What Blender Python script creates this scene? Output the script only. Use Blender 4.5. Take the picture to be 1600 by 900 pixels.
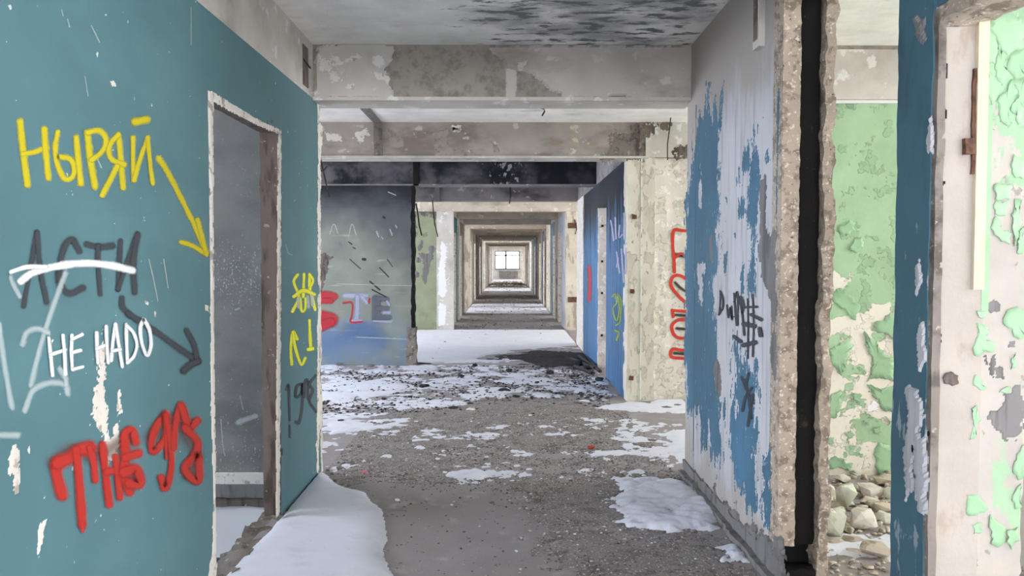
import bpy, bmesh, math, random
import numpy as np
from mathutils import Vector, Matrix, noise
from mathutils.geometry import tessellate_polygon

scn = bpy.context.scene
COL = scn.collection
for o in list(bpy.data.objects):
    bpy.data.objects.remove(o, do_unlink=True)

# ------------------------------------------------------------------ camera
F = 1155.0                      # focal length in pixels of a 1600 px wide frame
CAMZ = 1.5
PITCH = math.atan(40.0 / F)     # horizon sits 40 px above the middle
YAW = math.atan(7.0 / F)
cam_d = bpy.data.cameras.new('camera')
cam_d.sensor_width = 36.0
cam_d.lens = F / 1600.0 * 36.0
cam_d.clip_start = 0.05
cam_d.clip_end = 400
cam = bpy.data.objects.new('camera', cam_d)
COL.objects.link(cam)
cam.location = (0, 0, CAMZ)
cam.rotation_euler = (math.pi / 2 - PITCH, 0, -YAW)
scn.camera = cam
CAMR = cam.rotation_euler.to_matrix()

# ------------------------------------------------------------------ world, light, exposure
scn.view_settings.view_transform = 'Standard'
scn.view_settings.look = 'None'
scn.view_settings.gamma = 1.0
scn.view_settings.use_curve_mapping = False
scn.view_settings.exposure = 0.28
world = bpy.data.worlds.new('overcast_sky')
scn.world = world
world.use_nodes = True
bg = world.node_tree.nodes['Background']
bg.inputs['Color'].default_value = (0.88, 0.94, 1.0, 1)
bg.inputs['Strength'].default_value = 9.0
scn.cycles.max_bounces = 10
scn.cycles.diffuse_bounces = 7
scn.cycles.transparent_max_bounces = 12
scn.cycles.use_denoising = True

XO_L, XO_R = -6.5, 6.0          # outer walls of the building
Y_NEAR, Y_FAR = -18.2, 65.2
BAY = 2.8
def YB(k):                      # front face of cross beam k
    return 5.12 + BAY * k
H, BB = 2.99, 2.62              # ceiling, underside of the beams
XL, XR = -1.33, 1.26            # corridor faces
SKY_COOL = (0.72, 0.82, 1.0)
SKY_WARM = (1.0, 0.95, 0.88)

def window_light(name, x, y, z, sx, sz, rot, color, radiance):
    d = bpy.data.lights.new(name, 'AREA')
    d.shape = 'RECTANGLE'
    d.size, d.size_y = sx, sz
    d.color = color
    d.energy = radiance * math.pi * sx * sz
    o = bpy.data.objects.new(name, d)
    COL.objects.link(o)
    o.location = (x, y, z)
    o.rotation_euler = rot
    return o
LEFT_LIT = {0: 1.1, 1: 1.1, 2: 1.0, 3: 1.0, 6: .9, 7: .9, 9: .6, 12: 1.0, 13: 1.0, 16: .7, 17: .7, 18: .7, 19: .6, 20: .6, -1: 1.5, -2: .7, -3: .4, -4: .7, -5: 1.0}  # bays behind the viewer, both tables: unseen lamps added to brighten the near bay
RIGHT_LIT = {-5: .9, -4: .45, -3: .22, -2: .3, -1: .6, 0: .7, 3: 1.0, 6: .9, 7: .8, 12: .9, 13: .9, 16: .7, 17: .7, 18: .7, 19: .6, 20: .6}
RAD = 13.0
for k, s in LEFT_LIT.items():
    window_light('daylight_and_fill', XO_L - 0.3, YB(k) + 1.5, 1.75, 2.0, 1.7, (0, -math.pi / 2, 0), SKY_COOL, RAD * s)
for k, s in RIGHT_LIT.items():
    window_light('daylight_and_fill', XO_R + 0.3, YB(k) + 1.5, 1.75, 2.0, 1.7, (0, math.pi / 2, 0), SKY_WARM, RAD * s)
window_light('daylight_and_fill', 0, Y_NEAR - 0.35, 1.6, 8.0, 2.5, (math.pi / 2, 0, 0), (.97, .97, 1), RAD * 1.3)  # unseen fill lamp added behind the viewer to light surfaces facing it

# ------------------------------------------------------------------ helpers: pixel -> place
def ray(px, py):
    v = CAMR @ Vector(((px - 800) / F, (450 - py) / F, -1.0))
    return v
def on_x(px, py, X):
    v = ray(px, py); t = X / v.x
    return Vector((X, v.y * t, CAMZ + v.z * t))
def on_y(px, py, Y):
    v = ray(px, py); t = Y / v.y
    return Vector((v.x * t, Y, CAMZ + v.z * t))
def on_z(px, py, Z=0.0):
    v = ray(px, py); t = (Z - CAMZ) / v.z
    return Vector((v.x * t, v.y * t, Z))

# ------------------------------------------------------------------ helpers: tagging and meshes
def tag(o, label=None, cat=None, group=None, kind=None):
    if label: o['label'] = label
    if cat: o['category'] = cat
    if group: o['group'] = group
    if kind: o['kind'] = kind
    return o
def structure(o, label, cat):
    return tag(o, label, cat, kind='structure')
def empty(name, loc=(0, 0, 0)):
    o = bpy.data.objects.new(name, None)
    COL.objects.link(o); o.location = loc; o.empty_display_size = .1
    return o
def link(name, me, parent=None):
    o = bpy.data.objects.new(name, me)
    COL.objects.link(o)
    if parent: o.parent = parent
    return o

class MB:
    def __init__(s):
        s.v = []; s.f = []; s.m = []
    def box(s, x0, x1, y0, y1, z0, z1, m=0):
        b = len(s.v)
        s.v += [(x, y, z) for z in (z0, z1) for y in (y0, y1) for x in (x0, x1)]
        for q in ((0, 2, 3, 1), (4, 5, 7, 6), (0, 1, 5, 4), (2, 6, 7, 3), (0, 4, 6, 2), (1, 3, 7, 5)):
            s.f.append(tuple(b + i for i in q)); s.m.append(m)
        return s
    def tube(s, pts, r, n=6, m=0):
        pts = [Vector(p) for p in pts]
        rings = []
        for i, p in enumerate(pts):
            d = (pts[min(i + 1, len(pts) - 1)] - pts[max(i - 1, 0)]).normalized()
            a = d.cross(Vector((0, 0, 1)))
            if a.length < .1: a = d.cross(Vector((1, 0, 0)))
            a.normalize(); c = d.cross(a)
            rr = r[i] if isinstance(r, (list, tuple)) else r
            b = len(s.v)
            for j in range(n):
                t = 2 * math.pi * j / n
                s.v.append(tuple(p + a * (rr * math.cos(t)) + c * (rr * math.sin(t))))
            rings.append(b)
        for a, b in zip(rings, rings[1:]):
            for j in range(n):
                s.f.append((a + j, a + (j + 1) % n, b + (j + 1) % n, b + j)); s.m.append(m)
        s.f.append(tuple(rings[0] + j for j in reversed(range(n)))); s.m.append(m)
        s.f.append(tuple(rings[-1] + j for j in range(n))); s.m.append(m)
        return s
    def build(s, name, mats, parent=None, smooth=False):
        me = bpy.data.meshes.new(name)
        me.from_pydata(s.v, [], s.f)
        if not isinstance(mats, (list, tuple)): mats = [mats]
        for mt in mats: me.materials.append(mt)
        me.polygons.foreach_set('material_index', s.m)
        bm = bmesh.new(); bm.from_mesh(me)
        bmesh.ops.recalc_face_normals(bm, faces=bm.faces)
        bm.to_mesh(me); bm.free()
        if smooth:
            me.polygons.foreach_set('use_smooth', [True] * len(me.polygons))
        me.update()
        return link(name, me, parent)

def wall_with_holes(mb, axis, a0, a1, u0, u1, z0, z1, holes, m=0):
    """slab: axis 'x' -> thickness a0..a1 in X, runs along Y (u); axis 'y' the other way. holes: (u0,u1,z0,z1)"""
    def bx(p0, p1, q0, q1):
        if p1 - p0 < 1e-4 or q1 - q0 < 1e-4: return
        if axis == 'x': mb.box(a0, a1, p0, p1, q0, q1, m)
        else: mb.box(p0, p1, a0, a1, q0, q1, m)
    cur = u0
    for h in sorted(holes):
        bx(cur, h[0], z0, z1)
        bx(h[0], h[1], z0, h[2]); bx(h[0], h[1], h[3], z1)
        cur = h[1]
    bx(cur, u1, z0, z1)

def rough_box(name, x0, x1, y0, y1, z0, z1, step, amp, mat, parent=None, seed=0, freq=9.0, keep=None, smooth=True):
    """box of small quads, every point pushed about by noise: broken concrete. keep(p)->factor limits the push"""
    bm = bmesh.new()
    n = [max(1, int(round((b - a) / step))) for a, b in ((x0, x1), (y0, y1), (z0, z1))]
    lo = Vector((x0, y0, z0)); d = Vector((x1 - x0, y1 - y0, z1 - z0))
    cache = {}
    def V(i, j, k):
        if (i, j, k) not in cache:
            p = Vector((lo.x + d.x * i / n[0], lo.y + d.y * j / n[1], lo.z + d.z * k / n[2]))
            w = noise.noise_vector(p * freq + Vector((seed * 7.1, seed * 3.3, seed))) + .6 * noise.noise_vector(p * freq * 2.7 + Vector((seed, 9, 4)))
            f = keep(p) if keep else 1.0
            if isinstance(f, Vector): w = Vector((w.x * f.x, w.y * f.y, w.z * f.z)); f = 1
            cache[(i, j, k)] = bm.verts.new(p + w * (amp * f))
        return cache[(i, j, k)]
    for ax in range(3):
        b, c = [q for q in range(3) if q != ax]
        for side in (0, n[ax]):
            for i in range(n[b]):
                for j in range(n[c]):
                    idx = []
                    for di, dj in ((0, 0), (1, 0), (1, 1), (0, 1)):
                        t = [0, 0, 0]; t[ax] = side; t[b] = i + di; t[c] = j + dj
                        idx.append(V(*t))
                    bm.faces.new(idx)
    bmesh.ops.recalc_face_normals(bm, faces=bm.faces)
    for e in bm.edges:
        if e.calc_face_angle(0) > .75: e.smooth = False
    me = bpy.data.meshes.new(name); bm.to_mesh(me); bm.free()
    me.materials.append(mat)
    if smooth: me.polygons.foreach_set('use_smooth', [True] * len(me.polygons))
    return link(name, me, parent)

def inside(poly, X, Y):
    r = np.zeros(X.shape, bool); n = len(poly)
    for i in range(n):
        x1, y1_ = poly[i]; x2, y2_ = poly[(i + 1) % n]
        c = ((y1_ > Y) != (y2_ > Y)) & (X < (x2 - x1) * (Y - y1_) / (y2_ - y1_ + 1e-12) + x1)
        r ^= c
    return r
def edge_dist(poly, X, Y):
    d = np.full(X.shape, 1e9); n = len(poly)
    for i in range(n):
        a = np.array(poly[i]); b = np.array(poly[(i + 1) % n]); ab = b - a
        t = np.clip(((X - a[0]) * ab[0] + (Y - a[1]) * ab[1]) / (ab @ ab + 1e-12), 0, 1)
        d = np.minimum(d, np.hypot(X - a[0] - t * ab[0], Y - a[1] - t * ab[1]))
    return d

def jag(pts, step, amp, seed):
    """closed 2-D outline with broken edges"""
    rnd = random.Random(seed)
    pts = [Vector((p[0], p[1])) for p in pts]
    out = pts
    for _ in range(7):
        nxt = []; done = True
        for i, p in enumerate(out):
            q = out[(i + 1) % len(out)]
            nxt.append(p)
            L = (q - p).length
            if L > step:
                done = False
                nrm = Vector((-(q - p).y, (q - p).x))
                nxt.append((p + q) / 2 + nrm * rnd.uniform(-amp, amp))
        out = nxt
        if done: break
    return out

def patch(name, plane, val, pts3, thick, mat, parent, step=.02, amp=.16, seed=1, normal=1, label=None, grain=None, stretch=(1.0, 1.0), zlim=None):
    """a coat of paint or plaster on the plane ('x','y' = val): a fine relief that rises out of the wall inside a
    broken outline and dips behind the wall outside it. amp = raggedness, step = cell size"""
    ax = {'x': 0, 'y': 1, 'z': 2}[plane]
    o2 = [i for i in range(3) if i != ax]
    poly = [(p[o2[0]], p[o2[1]]) for p in pts3]
    us = [p[0] for p in poly]; vs = [p[1] for p in poly]
    size = min(max(us) - min(us), max(vs) - min(vs))
    cell = min(step * .55, max(.0045, size / 9))
    rag = amp * min(.16, max(.02, size * .55))
    mg = rag * 1.6 + cell
    U, V = np.meshgrid(np.arange(min(us) - mg, max(us) + mg + cell, cell), np.arange(min(vs) - mg, max(vs) + mg + cell, cell))
    d = edge_dist(poly, U, V); d = np.where(inside(poly, U, V), d, -d)
    near = np.abs(d) < rag * 3.2 + cell
    g = grain if grain else 1.0 / max(.05, min(.35, size))
    nz = np.zeros(U.shape)
    for i, j in zip(*np.nonzero(near)):
        nz[i, j] = noise.fractal(Vector((U[i, j] * g * 2.2 * stretch[0], V[i, j] * g * 2.2 * stretch[1], seed * 3.7)), .45, 2.1, 6)
    w = d + rag * 1.5 * nz
    if zlim and ax != 2:
        w = np.where((V > zlim[1]) | (V < zlim[0]), -1, w)
    Hh = np.clip(w * 1.6 * max(1.0, thick / .008), -thick * .5 - .0006, thick)
    low = -thick * .5 - .0005
    k = Hh > low
    fm = k[:-1, :-1] | k[1:, :-1] | k[:-1, 1:] | k[1:, 1:]
    idx = -np.ones(U.shape, int); verts = []; faces = []
    def gi(i, j):
        if idx[i, j] < 0:
            r = [0, 0, 0]; r[ax] = val + normal * Hh[i, j]; r[o2[0]] = U[i, j]; r[o2[1]] = V[i, j]
            idx[i, j] = len(verts); verts.append(tuple(r))
        return int(idx[i, j])
    flip = (normal < 0) != (ax == 1)
    for i, j in zip(*np.nonzero(fm)):
        q = (gi(i, j), gi(i, j + 1), gi(i + 1, j + 1), gi(i + 1, j))
        faces.append(q[::-1] if flip else q)
    me = bpy.data.meshes.new(name); me.from_pydata(verts, [], faces); me.materials.append(mat)
    o = link(name, me, parent)
    if label: o['label'] = label
    return o

# ------------------------------------------------------------------ helpers: materials
def lin(c):
    return tuple(((x / 255) / 12.92 if x / 255 <= .04045 else ((x / 255 + .055) / 1.055) ** 2.4) for x in c) + (1.0,)

def M(name, base, layers=(), rough=.85, bump=.25, bscale=60.0, mottle=.12, mscale=3.0, attr=None):
    """procedural material. layers: dicts col, s (scale, number or 3), lo, hi, d detail, g [(axis,a,b,w)], o offset, a strength, h relief"""
    m = bpy.data.materials.new(name); m.use_nodes = True
    nt = m.node_tree; N = nt.nodes; L = nt.links
    bs = N['Principled BSDF']
    bs.inputs['Roughness'].default_value = rough
    if 'Specular IOR Level' in bs.inputs: bs.inputs['Specular IOR Level'].default_value = .3
    tc = N.new('ShaderNodeTexCoord')
    def nz(scale, detail=6, off=0.0, rg=.6):
        mp = N.new('ShaderNodeMapping')
        sc = scale if isinstance(scale, (tuple, list)) else (scale,) * 3
        mp.inputs['Scale'].default_value = sc
        mp.inputs['Location'].default_value = (off * 3.7, off * 1.3 + .5, off * 2.1)
        L.new(tc.outputs['Object'], mp.inputs['Vector'])
        t = N.new('ShaderNodeTexNoise')
        t.inputs['Scale'].default_value = 1.0; t.inputs['Detail'].default_value = detail; t.inputs['Roughness'].default_value = rg
        L.new(mp.outputs['Vector'], t.inputs['Vector'])
        return t.outputs['Fac']
    def mapr(sock, a, b, c=0.0, d=1.0, smooth=True):
        r = N.new('ShaderNodeMapRange')
        r.interpolation_type = 'SMOOTHSTEP' if smooth else 'LINEAR'
        for i, v in zip((1, 2, 3, 4), (a, b, c, d)): r.inputs[i].default_value = v
        L.new(sock, r.inputs[0])
        return r.outputs[0]
    def math_(op, a, b):
        n = N.new('ShaderNodeMath'); n.operation = op
        for i, x in enumerate((a, b)):
            if isinstance(x, (int, float)): n.inputs[i].default_value = x
            else: L.new(x, n.inputs[i])
        return n.outputs[0]
    def mix(fac, a, b, mode='MIX'):
        n = N.new('ShaderNodeMix'); n.data_type = 'RGBA'; n.blend_type = mode
        for key, x in ((0, fac), (6, a), (7, b)):
            if isinstance(x, (int, float)): n.inputs[key].default_value = x
            elif isinstance(x, tuple): n.inputs[key].default_value = x
            else: L.new(x, n.inputs[key])
        return n.outputs[2]
    sep = N.new('ShaderNodeSeparateXYZ'); L.new(tc.outputs['Object'], sep.inputs[0])
    if attr:
        at = N.new('ShaderNodeAttribute'); at.attribute_name = attr
        col = at.outputs['Color']
    else:
        col = lin(base)
    mo = mapr(nz(mscale, 8, .3), .3, .7, 1 - mottle, 1 + mottle, False)
    cmb = N.new('ShaderNodeCombineColor')
    for i in range(3): L.new(mo, cmb.inputs[i])
    col = mix(1.0, col, cmb.outputs[0], 'MULTIPLY')
    hgt = math_('MULTIPLY', nz(bscale, 5, 1.7), .4)
    for i, ly in enumerate(layers):
        f = nz(ly.get('s', 4), ly.get('d', 8), ly.get('o', i + 1.0), ly.get('rg', .6))
        for (ax, a, b, w) in ly.get('g', ()):
            gsrc = sep.outputs['XYZ'.index(ax)]
            f = math_('ADD', f, mapr(gsrc, a, b, 0, w, False))
        k = mapr(f, ly['lo'], ly['hi'])
        if ly.get('h'): hgt = math_('ADD', hgt, math_('MULTIPLY', k, ly['h']))
        if ly.get('a', 1) != 1: k = math_('MULTIPLY', k, ly['a'])
        col = mix(k, col, lin(ly['col']))
    L.new(col, bs.inputs['Base Color'])
    bp = N.new('ShaderNodeBump'); bp.inputs['Strength'].default_value = bump; bp.inputs['Distance'].default_value = .01
    L.new(hgt, bp.inputs['Height']); L.new(bp.outputs['Normal'], bs.inputs['Normal'])
    return m

def spray(name, col, dens=1.0, edge=.45, grain=.25):
    """spray paint: solid in the middle of the stroke, misty at its rim"""
    m = bpy.data.materials.new(name); m.use_nodes = True
    nt = m.node_tree; N = nt.nodes; L = nt.links
    bs = N['Principled BSDF']; bs.inputs['Base Color'].default_value = lin(col); bs.inputs['Roughness'].default_value = .6
    uv = N.new('ShaderNodeUVMap'); uv.uv_map = 'UVMap'
    ln = N.new('ShaderNodeVectorMath'); ln.operation = 'LENGTH'; L.new(uv.outputs[0], ln.inputs[0])
    tc = N.new('ShaderNodeTexCoord'); nz = N.new('ShaderNodeTexNoise'); nz.inputs['Scale'].default_value = 160; nz.inputs['Detail'].default_value = 3
    L.new(tc.outputs['Object'], nz.inputs['Vector'])
    ad = N.new('ShaderNodeMath'); ad.operation = 'MULTIPLY_ADD'; L.new(nz.outputs['Fac'], ad.inputs[0]); ad.inputs[1].default_value = grain * 2; ad.inputs[2].default_value = -grain
    sm = N.new('ShaderNodeMath'); sm.operation = 'ADD'; L.new(ln.outputs['Value'], sm.inputs[0]); L.new(ad.outputs[0], sm.inputs[1])
    r = N.new('ShaderNodeMapRange'); r.interpolation_type = 'SMOOTHSTEP'
    for i, v in zip((1, 2, 3, 4), (edge, 1.0, dens, 0.0)): r.inputs[i].default_value = v
    L.new(sm.outputs[0], r.inputs[0]); L.new(r.outputs[0], bs.inputs['Alpha'])
    return m

def catmull(pts, n=7):
    if len(pts) < 3: 
        a, b = pts; return [a.lerp(b, t / 6) for t in range(7)]
    P = [pts[0] + (pts[0] - pts[1])] + pts + [pts[-1] + (pts[-1] - pts[-2])]
    out = []
    for i in range(1, len(P) - 2):
        for t in range(n):
            t /= n
            p0, p1, p2, p3 = P[i - 1:i + 3]
            out.append(.5 * ((2 * p1) + (p2 - p0) * t + (2 * p0 - 5 * p1 + 4 * p2 - p3) * t * t + (3 * p1 - p0 - 3 * p2 + p3) * t ** 3))
    out.append(pts[-1])
    return out

def graffiti(name, strokes, proj, nrm, mat, parent, off=.0015, label=None, soft=1.5):
    """strokes: (width_px, [(px,py)...]); proj maps a pixel to the wall. One flat mesh per word"""
    v = []; f = []; uv = []
    nrm = Vector(nrm)
    for si, (w, pts) in enumerate(strokes):
        nw = len(pts)
        cen = catmull([Vector((p[0], p[1])) for p in pts])
        w = w * soft
        d0 = (cen[0] - cen[1]).normalized(); d1 = (cen[-1] - cen[-2]).normalized()
        line = [(cen[0] + d0 * w / 2, 1.0)] + [(c, 0.0) for c in cen] + [(cen[-1] + d1 * w / 2, 1.0)]
        base = len(v)
        for i, (c, e) in enumerate(line):
            a = line[max(i - 1, 0)][0]; b = line[min(i + 1, len(line) - 1)][0]
            t = (b - a).normalized(); n2 = Vector((-t.y, t.x)) * (w / 2) * (1 + .22 * noise.noise(Vector((c.x * .05, c.y * .05, si * 1.7))))
            for s in (-1, 0, 1):
                q = c + n2 * s
                p = proj(q.x, q.y) + nrm * (off + si * .00012)
                v.append(tuple(p)); uv.append((e, float(s)))
        for i in range(len(line) - 1):
            for s in (0, 1):
                f.append((base + i * 3 + s, base + i * 3 + s + 1, base + i * 3 + s + 4, base + i * 3 + s + 3))
    me = bpy.data.meshes.new(name); me.from_pydata(v, [], f); me.materials.append(mat)
    ul = me.uv_layers.new(name='UVMap')
    for lp in me.loops: ul.data[lp.index].uv = uv[lp.vertex_index]
    o = link(name, me, parent)
    if label: o['label'] = label
    return o

# ------------------------------------------------------------------ materials
WHT = (205, 198, 190)
m_plaster = M('old_white_plaster', (196, 190, 183), [
    dict(col=(150, 142, 134), s=2.2, lo=.5, hi=.75, a=.7), dict(col=(226, 222, 218), s=7, lo=.58, hi=.64, a=.8, o=5),
    dict(col=(96, 88, 80), s=26, lo=.70, hi=.76, o=9)], bump=.3)
m_plaster_fl = M('flaking_whitewash', (222, 213, 208), [
    dict(col=(216, 208, 197), s=5, lo=.52, hi=.55, h=-1.6), dict(col=(192, 181, 168), s=11, lo=.66, hi=.69, o=4, h=-1.2), dict(col=(150, 140, 128), s=30, lo=.70, hi=.73, o=14, h=-1),
    dict(col=(240, 236, 228), s=15, lo=.55, hi=.6, o=7)], bump=.7, bscale=35)
m_column = M('chipped_column_plaster', (214, 206, 194), [
    dict(col=(202, 193, 180), s=(9, 9, 4), lo=.53, hi=.57, h=-1.4), dict(col=(160, 149, 136), s=13, lo=.67, hi=.7, o=4, h=-1)], bump=.7, bscale=40)
m_ceiling = M('flaking_ceiling_paint', (240, 237, 233), [
    dict(col=(222, 217, 211), s=(3, 7, 3), lo=.5, hi=.72, a=.6),
    dict(col=(150, 150, 154), s=(2.2, 3.2, 2), lo=.78, hi=.98, o=6, a=.75, g=[('X', -.8, .1, .3), ('X', 1.1, 1.5, -.3), ('Y', 5.4, 4.6, .1), ('Y', 6, 8, -.1)]),
    dict(col=(118, 119, 123), s=(6, 15, 5), lo=.78, hi=.88, o=3, d=9, g=[('X', -.9, .1, .26), ('X', 1.1, 1.5, -.26), ('Y', 5.2, 4.3, .05), ('Y', 5.4, 6, -.12)], h=-.5),
    dict(col=(150, 146, 142), s=(14, 40, 5), lo=.66, hi=.72, o=13, d=9, a=.6, h=-.4),
    dict(col=(58, 56, 60), s=(1.2, 1.2, 1), lo=.9, hi=1.35, o=8, g=[('Y', 8.6, 10.4, .6), ('Y', 12.5, 15, -.6)])], bump=.5)
m_beam = M('grey_whitewashed_beam', (192, 184, 176), [
    dict(col=(146, 135, 126), s=(1.6, 2, 4), lo=.46, hi=.72, a=.75), dict(col=(214, 208, 200), s=(6, 6, 8), lo=.58, hi=.63, o=3, a=.7),
    dict(col=(106, 96, 86), s=12, lo=.7, hi=.75, o=5)], bump=.3)
m_beam_core = M('bare_beam_concrete', (158, 150, 141), [
    dict(col=(132, 125, 117), s=14, lo=.45, hi=.65, d=10), dict(col=(166, 156, 142), s=(8, 8, 20), lo=.6, hi=.7, o=4, a=.6)], bump=.55, bscale=45)
m_beam_stain = M('damp_stained_beam', (168, 159, 152), [
    dict(col=(124, 113, 105), s=(1.3, 2, 3.2), lo=.44, hi=.66, a=.85), dict(col=(204, 197, 190), s=(6, 6, 8), lo=.60, hi=.64, o=3, a=.8), dict(col=(104, 86, 72), s=(2.4, 2, 4), lo=.66, hi=.85, o=7, a=.6, g=[('X', .2, 1.2, .1)])], bump=.35)
m_beam_soot = M('soot_blackened_beam', (58, 56, 62), [
    dict(col=(104, 99, 102), s=(1.4, 2, 3), lo=.5, hi=.7, g=[('X', -.4, -2.4, .16)], a=.8), dict(col=(26, 26, 32), s=2.2, lo=.45, hi=.65, o=4, g=[('X', -.6, .8, .1)]),
    dict(col=(168, 165, 165), s=(15, 15, 11), lo=.69, hi=.77, o=6, a=.8, g=[('X', -.55, -.05, .17), ('X', .05, .5, -.2)])], bump=.3)
m_beam_smoke = M('smoke_greyed_beam', (136, 130, 130), [
    dict(col=(88, 84, 88), s=(1.5, 2, 3), lo=.45, hi=.7), dict(col=(176, 170, 166), s=8, lo=.6, hi=.66, o=3)], bump=.3)
m_beam_far = M('cream_whitewashed_beam', (196, 184, 168), [
    dict(col=(150, 138, 124), s=(1.6, 1, 4), lo=.48, hi=.7, a=.8), dict(col=(224, 214, 198), s=6, lo=.6, hi=.64, o=3)], bump=.3)
m_teal = M('teal_oil_paint', (84, 121, 129), [
    dict(col=(100, 140, 146), s=(1, .8, 1.4), lo=.45, hi=.72, a=.6), dict(col=(72, 112, 116), s=(30, 30, 2.0), lo=.6, hi=.75, o=2, a=.35),
    dict(col=(210, 214, 210), s=34, lo=.735, hi=.755, o=5, d=2), dict(col=(120, 112, 100), s=22, lo=.78, hi=.80, o=8, d=3)],
    rough=.55, bump=.12, mottle=.05)
m_edge = M('bare_plaster_edge', (222, 216, 208), [dict(col=(170, 160, 148), s=18, lo=.55, hi=.62)], bump=.5)
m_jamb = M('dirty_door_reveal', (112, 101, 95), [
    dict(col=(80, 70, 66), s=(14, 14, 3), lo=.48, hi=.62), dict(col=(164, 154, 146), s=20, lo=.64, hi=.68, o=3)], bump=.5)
m_greywall = M('grey_shaft_wall', (136, 133, 131), [
    dict(col=(116, 114, 113), s=(1.2, 1, 2), lo=.45, hi=.65), dict(col=(196, 200, 206), s=(70, 70, 55), lo=.60, hi=.70, o=3, d=3, a=.8, g=[('Z', .2, .9, -.08), ('Z', 1.0, 1.3, .12), ('Z', 1.5, 1.7, -.1)])], bump=.2)
m_concrete = M('rough_grey_concrete', (128, 120, 113), [
    dict(col=(92, 86, 80), s=9, lo=.5, hi=.65), dict(col=(168, 160, 150), s=24, lo=.6, hi=.66, o=4)], bump=.6, bscale=35)
m_aggregate = M('broken_concrete_aggregate', (180, 165, 150), [
    dict(col=(140, 126, 114), s=22, lo=.48, hi=.6), dict(col=(222, 210, 196), s=55, lo=.58, hi=.66, o=4, d=3), dict(col=(66, 58, 52), s=40, lo=.68, hi=.73, o=6, d=3)], bump=1.0, bscale=90)
m_tar = M('black_tarred_joint', (24, 22, 22), [
    dict(col=(150, 142, 132), s=130, lo=.73, hi=.78, o=2, d=2), dict(col=(66, 60, 54), s=(20, 20, 9), lo=.62, hi=.74, o=5)], rough=.95, bump=.6)
m_whiteblue = M('bluish_white_filler', (188, 187, 191), [
    dict(col=(164, 163, 167), s=(20, 20, 1.6), lo=.48, hi=.66), dict(col=(168, 160, 154), s=(2, 2, 1.4), lo=.62, hi=.85, o=4, g=[('Z', 2.0, 2.7, .45), ('Z', .55, .1, .35)]),
    dict(col=(70, 104, 124), s=(26, 26, 9), lo=.70, hi=.72, o=11, d=4, g=[('Z', 2.1, 2.4, -.2)]), dict(col=(88, 82, 78), s=30, lo=.72, hi=.75, o=7)], bump=.25, mottle=.06)
m_bluepaint = M('petrol_blue_paint', (64, 104, 128), [
    dict(col=(74, 122, 154), s=(2, 2, 1), lo=.5, hi=.7, a=.7), dict(col=(50, 82, 98), s=(12, 12, 2), lo=.55, hi=.7, o=2, a=.6), dict(col=(172, 182, 192), s=(40, 40, 16), lo=.66, hi=.70, o=5, d=4)], rough=.5, bump=.2)
m_darkteal = M('dark_teal_paint', (70, 106, 122), [
    dict(col=(54, 86, 100), s=(6, 6, 2), lo=.5, hi=.7), dict(col=(150, 160, 168), s=(14, 14, 5), lo=.66, hi=.69, o=5, g=[('Z', 1.9, .5, .07)])], rough=.5, bump=.25)
m_greyplaster = M('bare_grey_plaster', (122, 119, 119), [dict(col=(98, 95, 95), s=(18, 18, 2), lo=.5, hi=.64)], bump=.25)
m_bluewall = M('sooty_blue_wall', (62, 104, 144), [
    dict(col=(140, 154, 178), s=(22, 22, 1.6), lo=.56, hi=.70, o=2, a=.55), dict(col=(44, 76, 112), s=(16, 16, 1), lo=.5, hi=.66, o=3, a=.7),
    dict(col=(24, 27, 38), s=(7, 7, 1.2), lo=.84, hi=1.12, o=5, g=[('Z', .9, 2.4, .68)])], rough=.6, bump=.3)
m_sootgreen = M('smoke_darkened_green_wall', (134, 138, 128), [
    dict(col=(108, 130, 160), s=(1.6, 1, 2.4), lo=.66, hi=.95, o=2, g=[('Z', 1.2, .35, .38)], a=.75), dict(col=(182, 180, 164), s=(1.5, 1, 16), lo=.6, hi=.68, o=6, a=.55),
    dict(col=(88, 92, 96), s=(.8, 1, .9), lo=.66, hi=1.1, o=4, d=4, g=[('Z', 1.2, 2.3, .5), ('X', -2.3, -1.4, .26)]),
    dict(col=(30, 32, 40), s=(.9, 1, 1.4), lo=.85, hi=1.3, o=8, d=4, g=[('Z', 1.7, 2.6, .8)])], rough=.5, bump=.12)
m_olive = M('olive_green_wall', (148, 152, 126), [
    dict(col=(126, 136, 106), s=2, lo=.5, hi=.7), dict(col=(94, 90, 84), s=(5, 5, 4), lo=.6, hi=.7, o=5, g=[('Z', 1.9, 2.6, .2)])], rough=.6, bump=.15)
m_green = M('flaking_mint_paint_wall', (158, 188, 152), [
    dict(col=(138, 170, 134), s=(9, 9, 9), lo=.56, hi=.60, o=2, a=.55, h=.6),
    dict(col=(224, 218, 204), s=(3.1, 3, 3.6), lo=.76, hi=.768, o=4, d=9, rg=.62, g=[('Z', 1.9, .9, .34)], h=-1.2),
    dict(col=(196, 188, 172), s=(3, 3, 22), lo=.80, hi=.83, o=7, a=.6, g=[('Z', 2.0, 2.15, .13), ('Z', 2.2, 2.3, -.13)]),
    dict(col=(120, 146, 122), s=14, lo=.9, hi=1.02, o=9, a=.6, g=[('Z', 2.45, 2.6, .45)])], rough=.55, bump=.8, bscale=30)
m_mint = M('mint_green_paint_flake', (150, 184, 148), [dict(col=(136, 172, 136), s=8, lo=.5, hi=.7)], rough=.5, bump=.15)
m_stubwall = M('scraped_plaster_wall', (174, 168, 160), [
    dict(col=(150, 140, 131), s=(9, 9, 9), lo=.60, hi=.63, o=3, h=-.6, d=9), dict(col=(150, 178, 146), s=(5, 5, 4), lo=.68, hi=.70, o=6, g=[('X', 1.40, 1.46, .09), ('Z', 1.7, 2.1, .12)]),
    dict(col=(190, 170, 146), s=3, lo=.7, hi=.9, o=8, a=.8, g=[('Z', .9, .5, .25)])], bump=.45)
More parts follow.
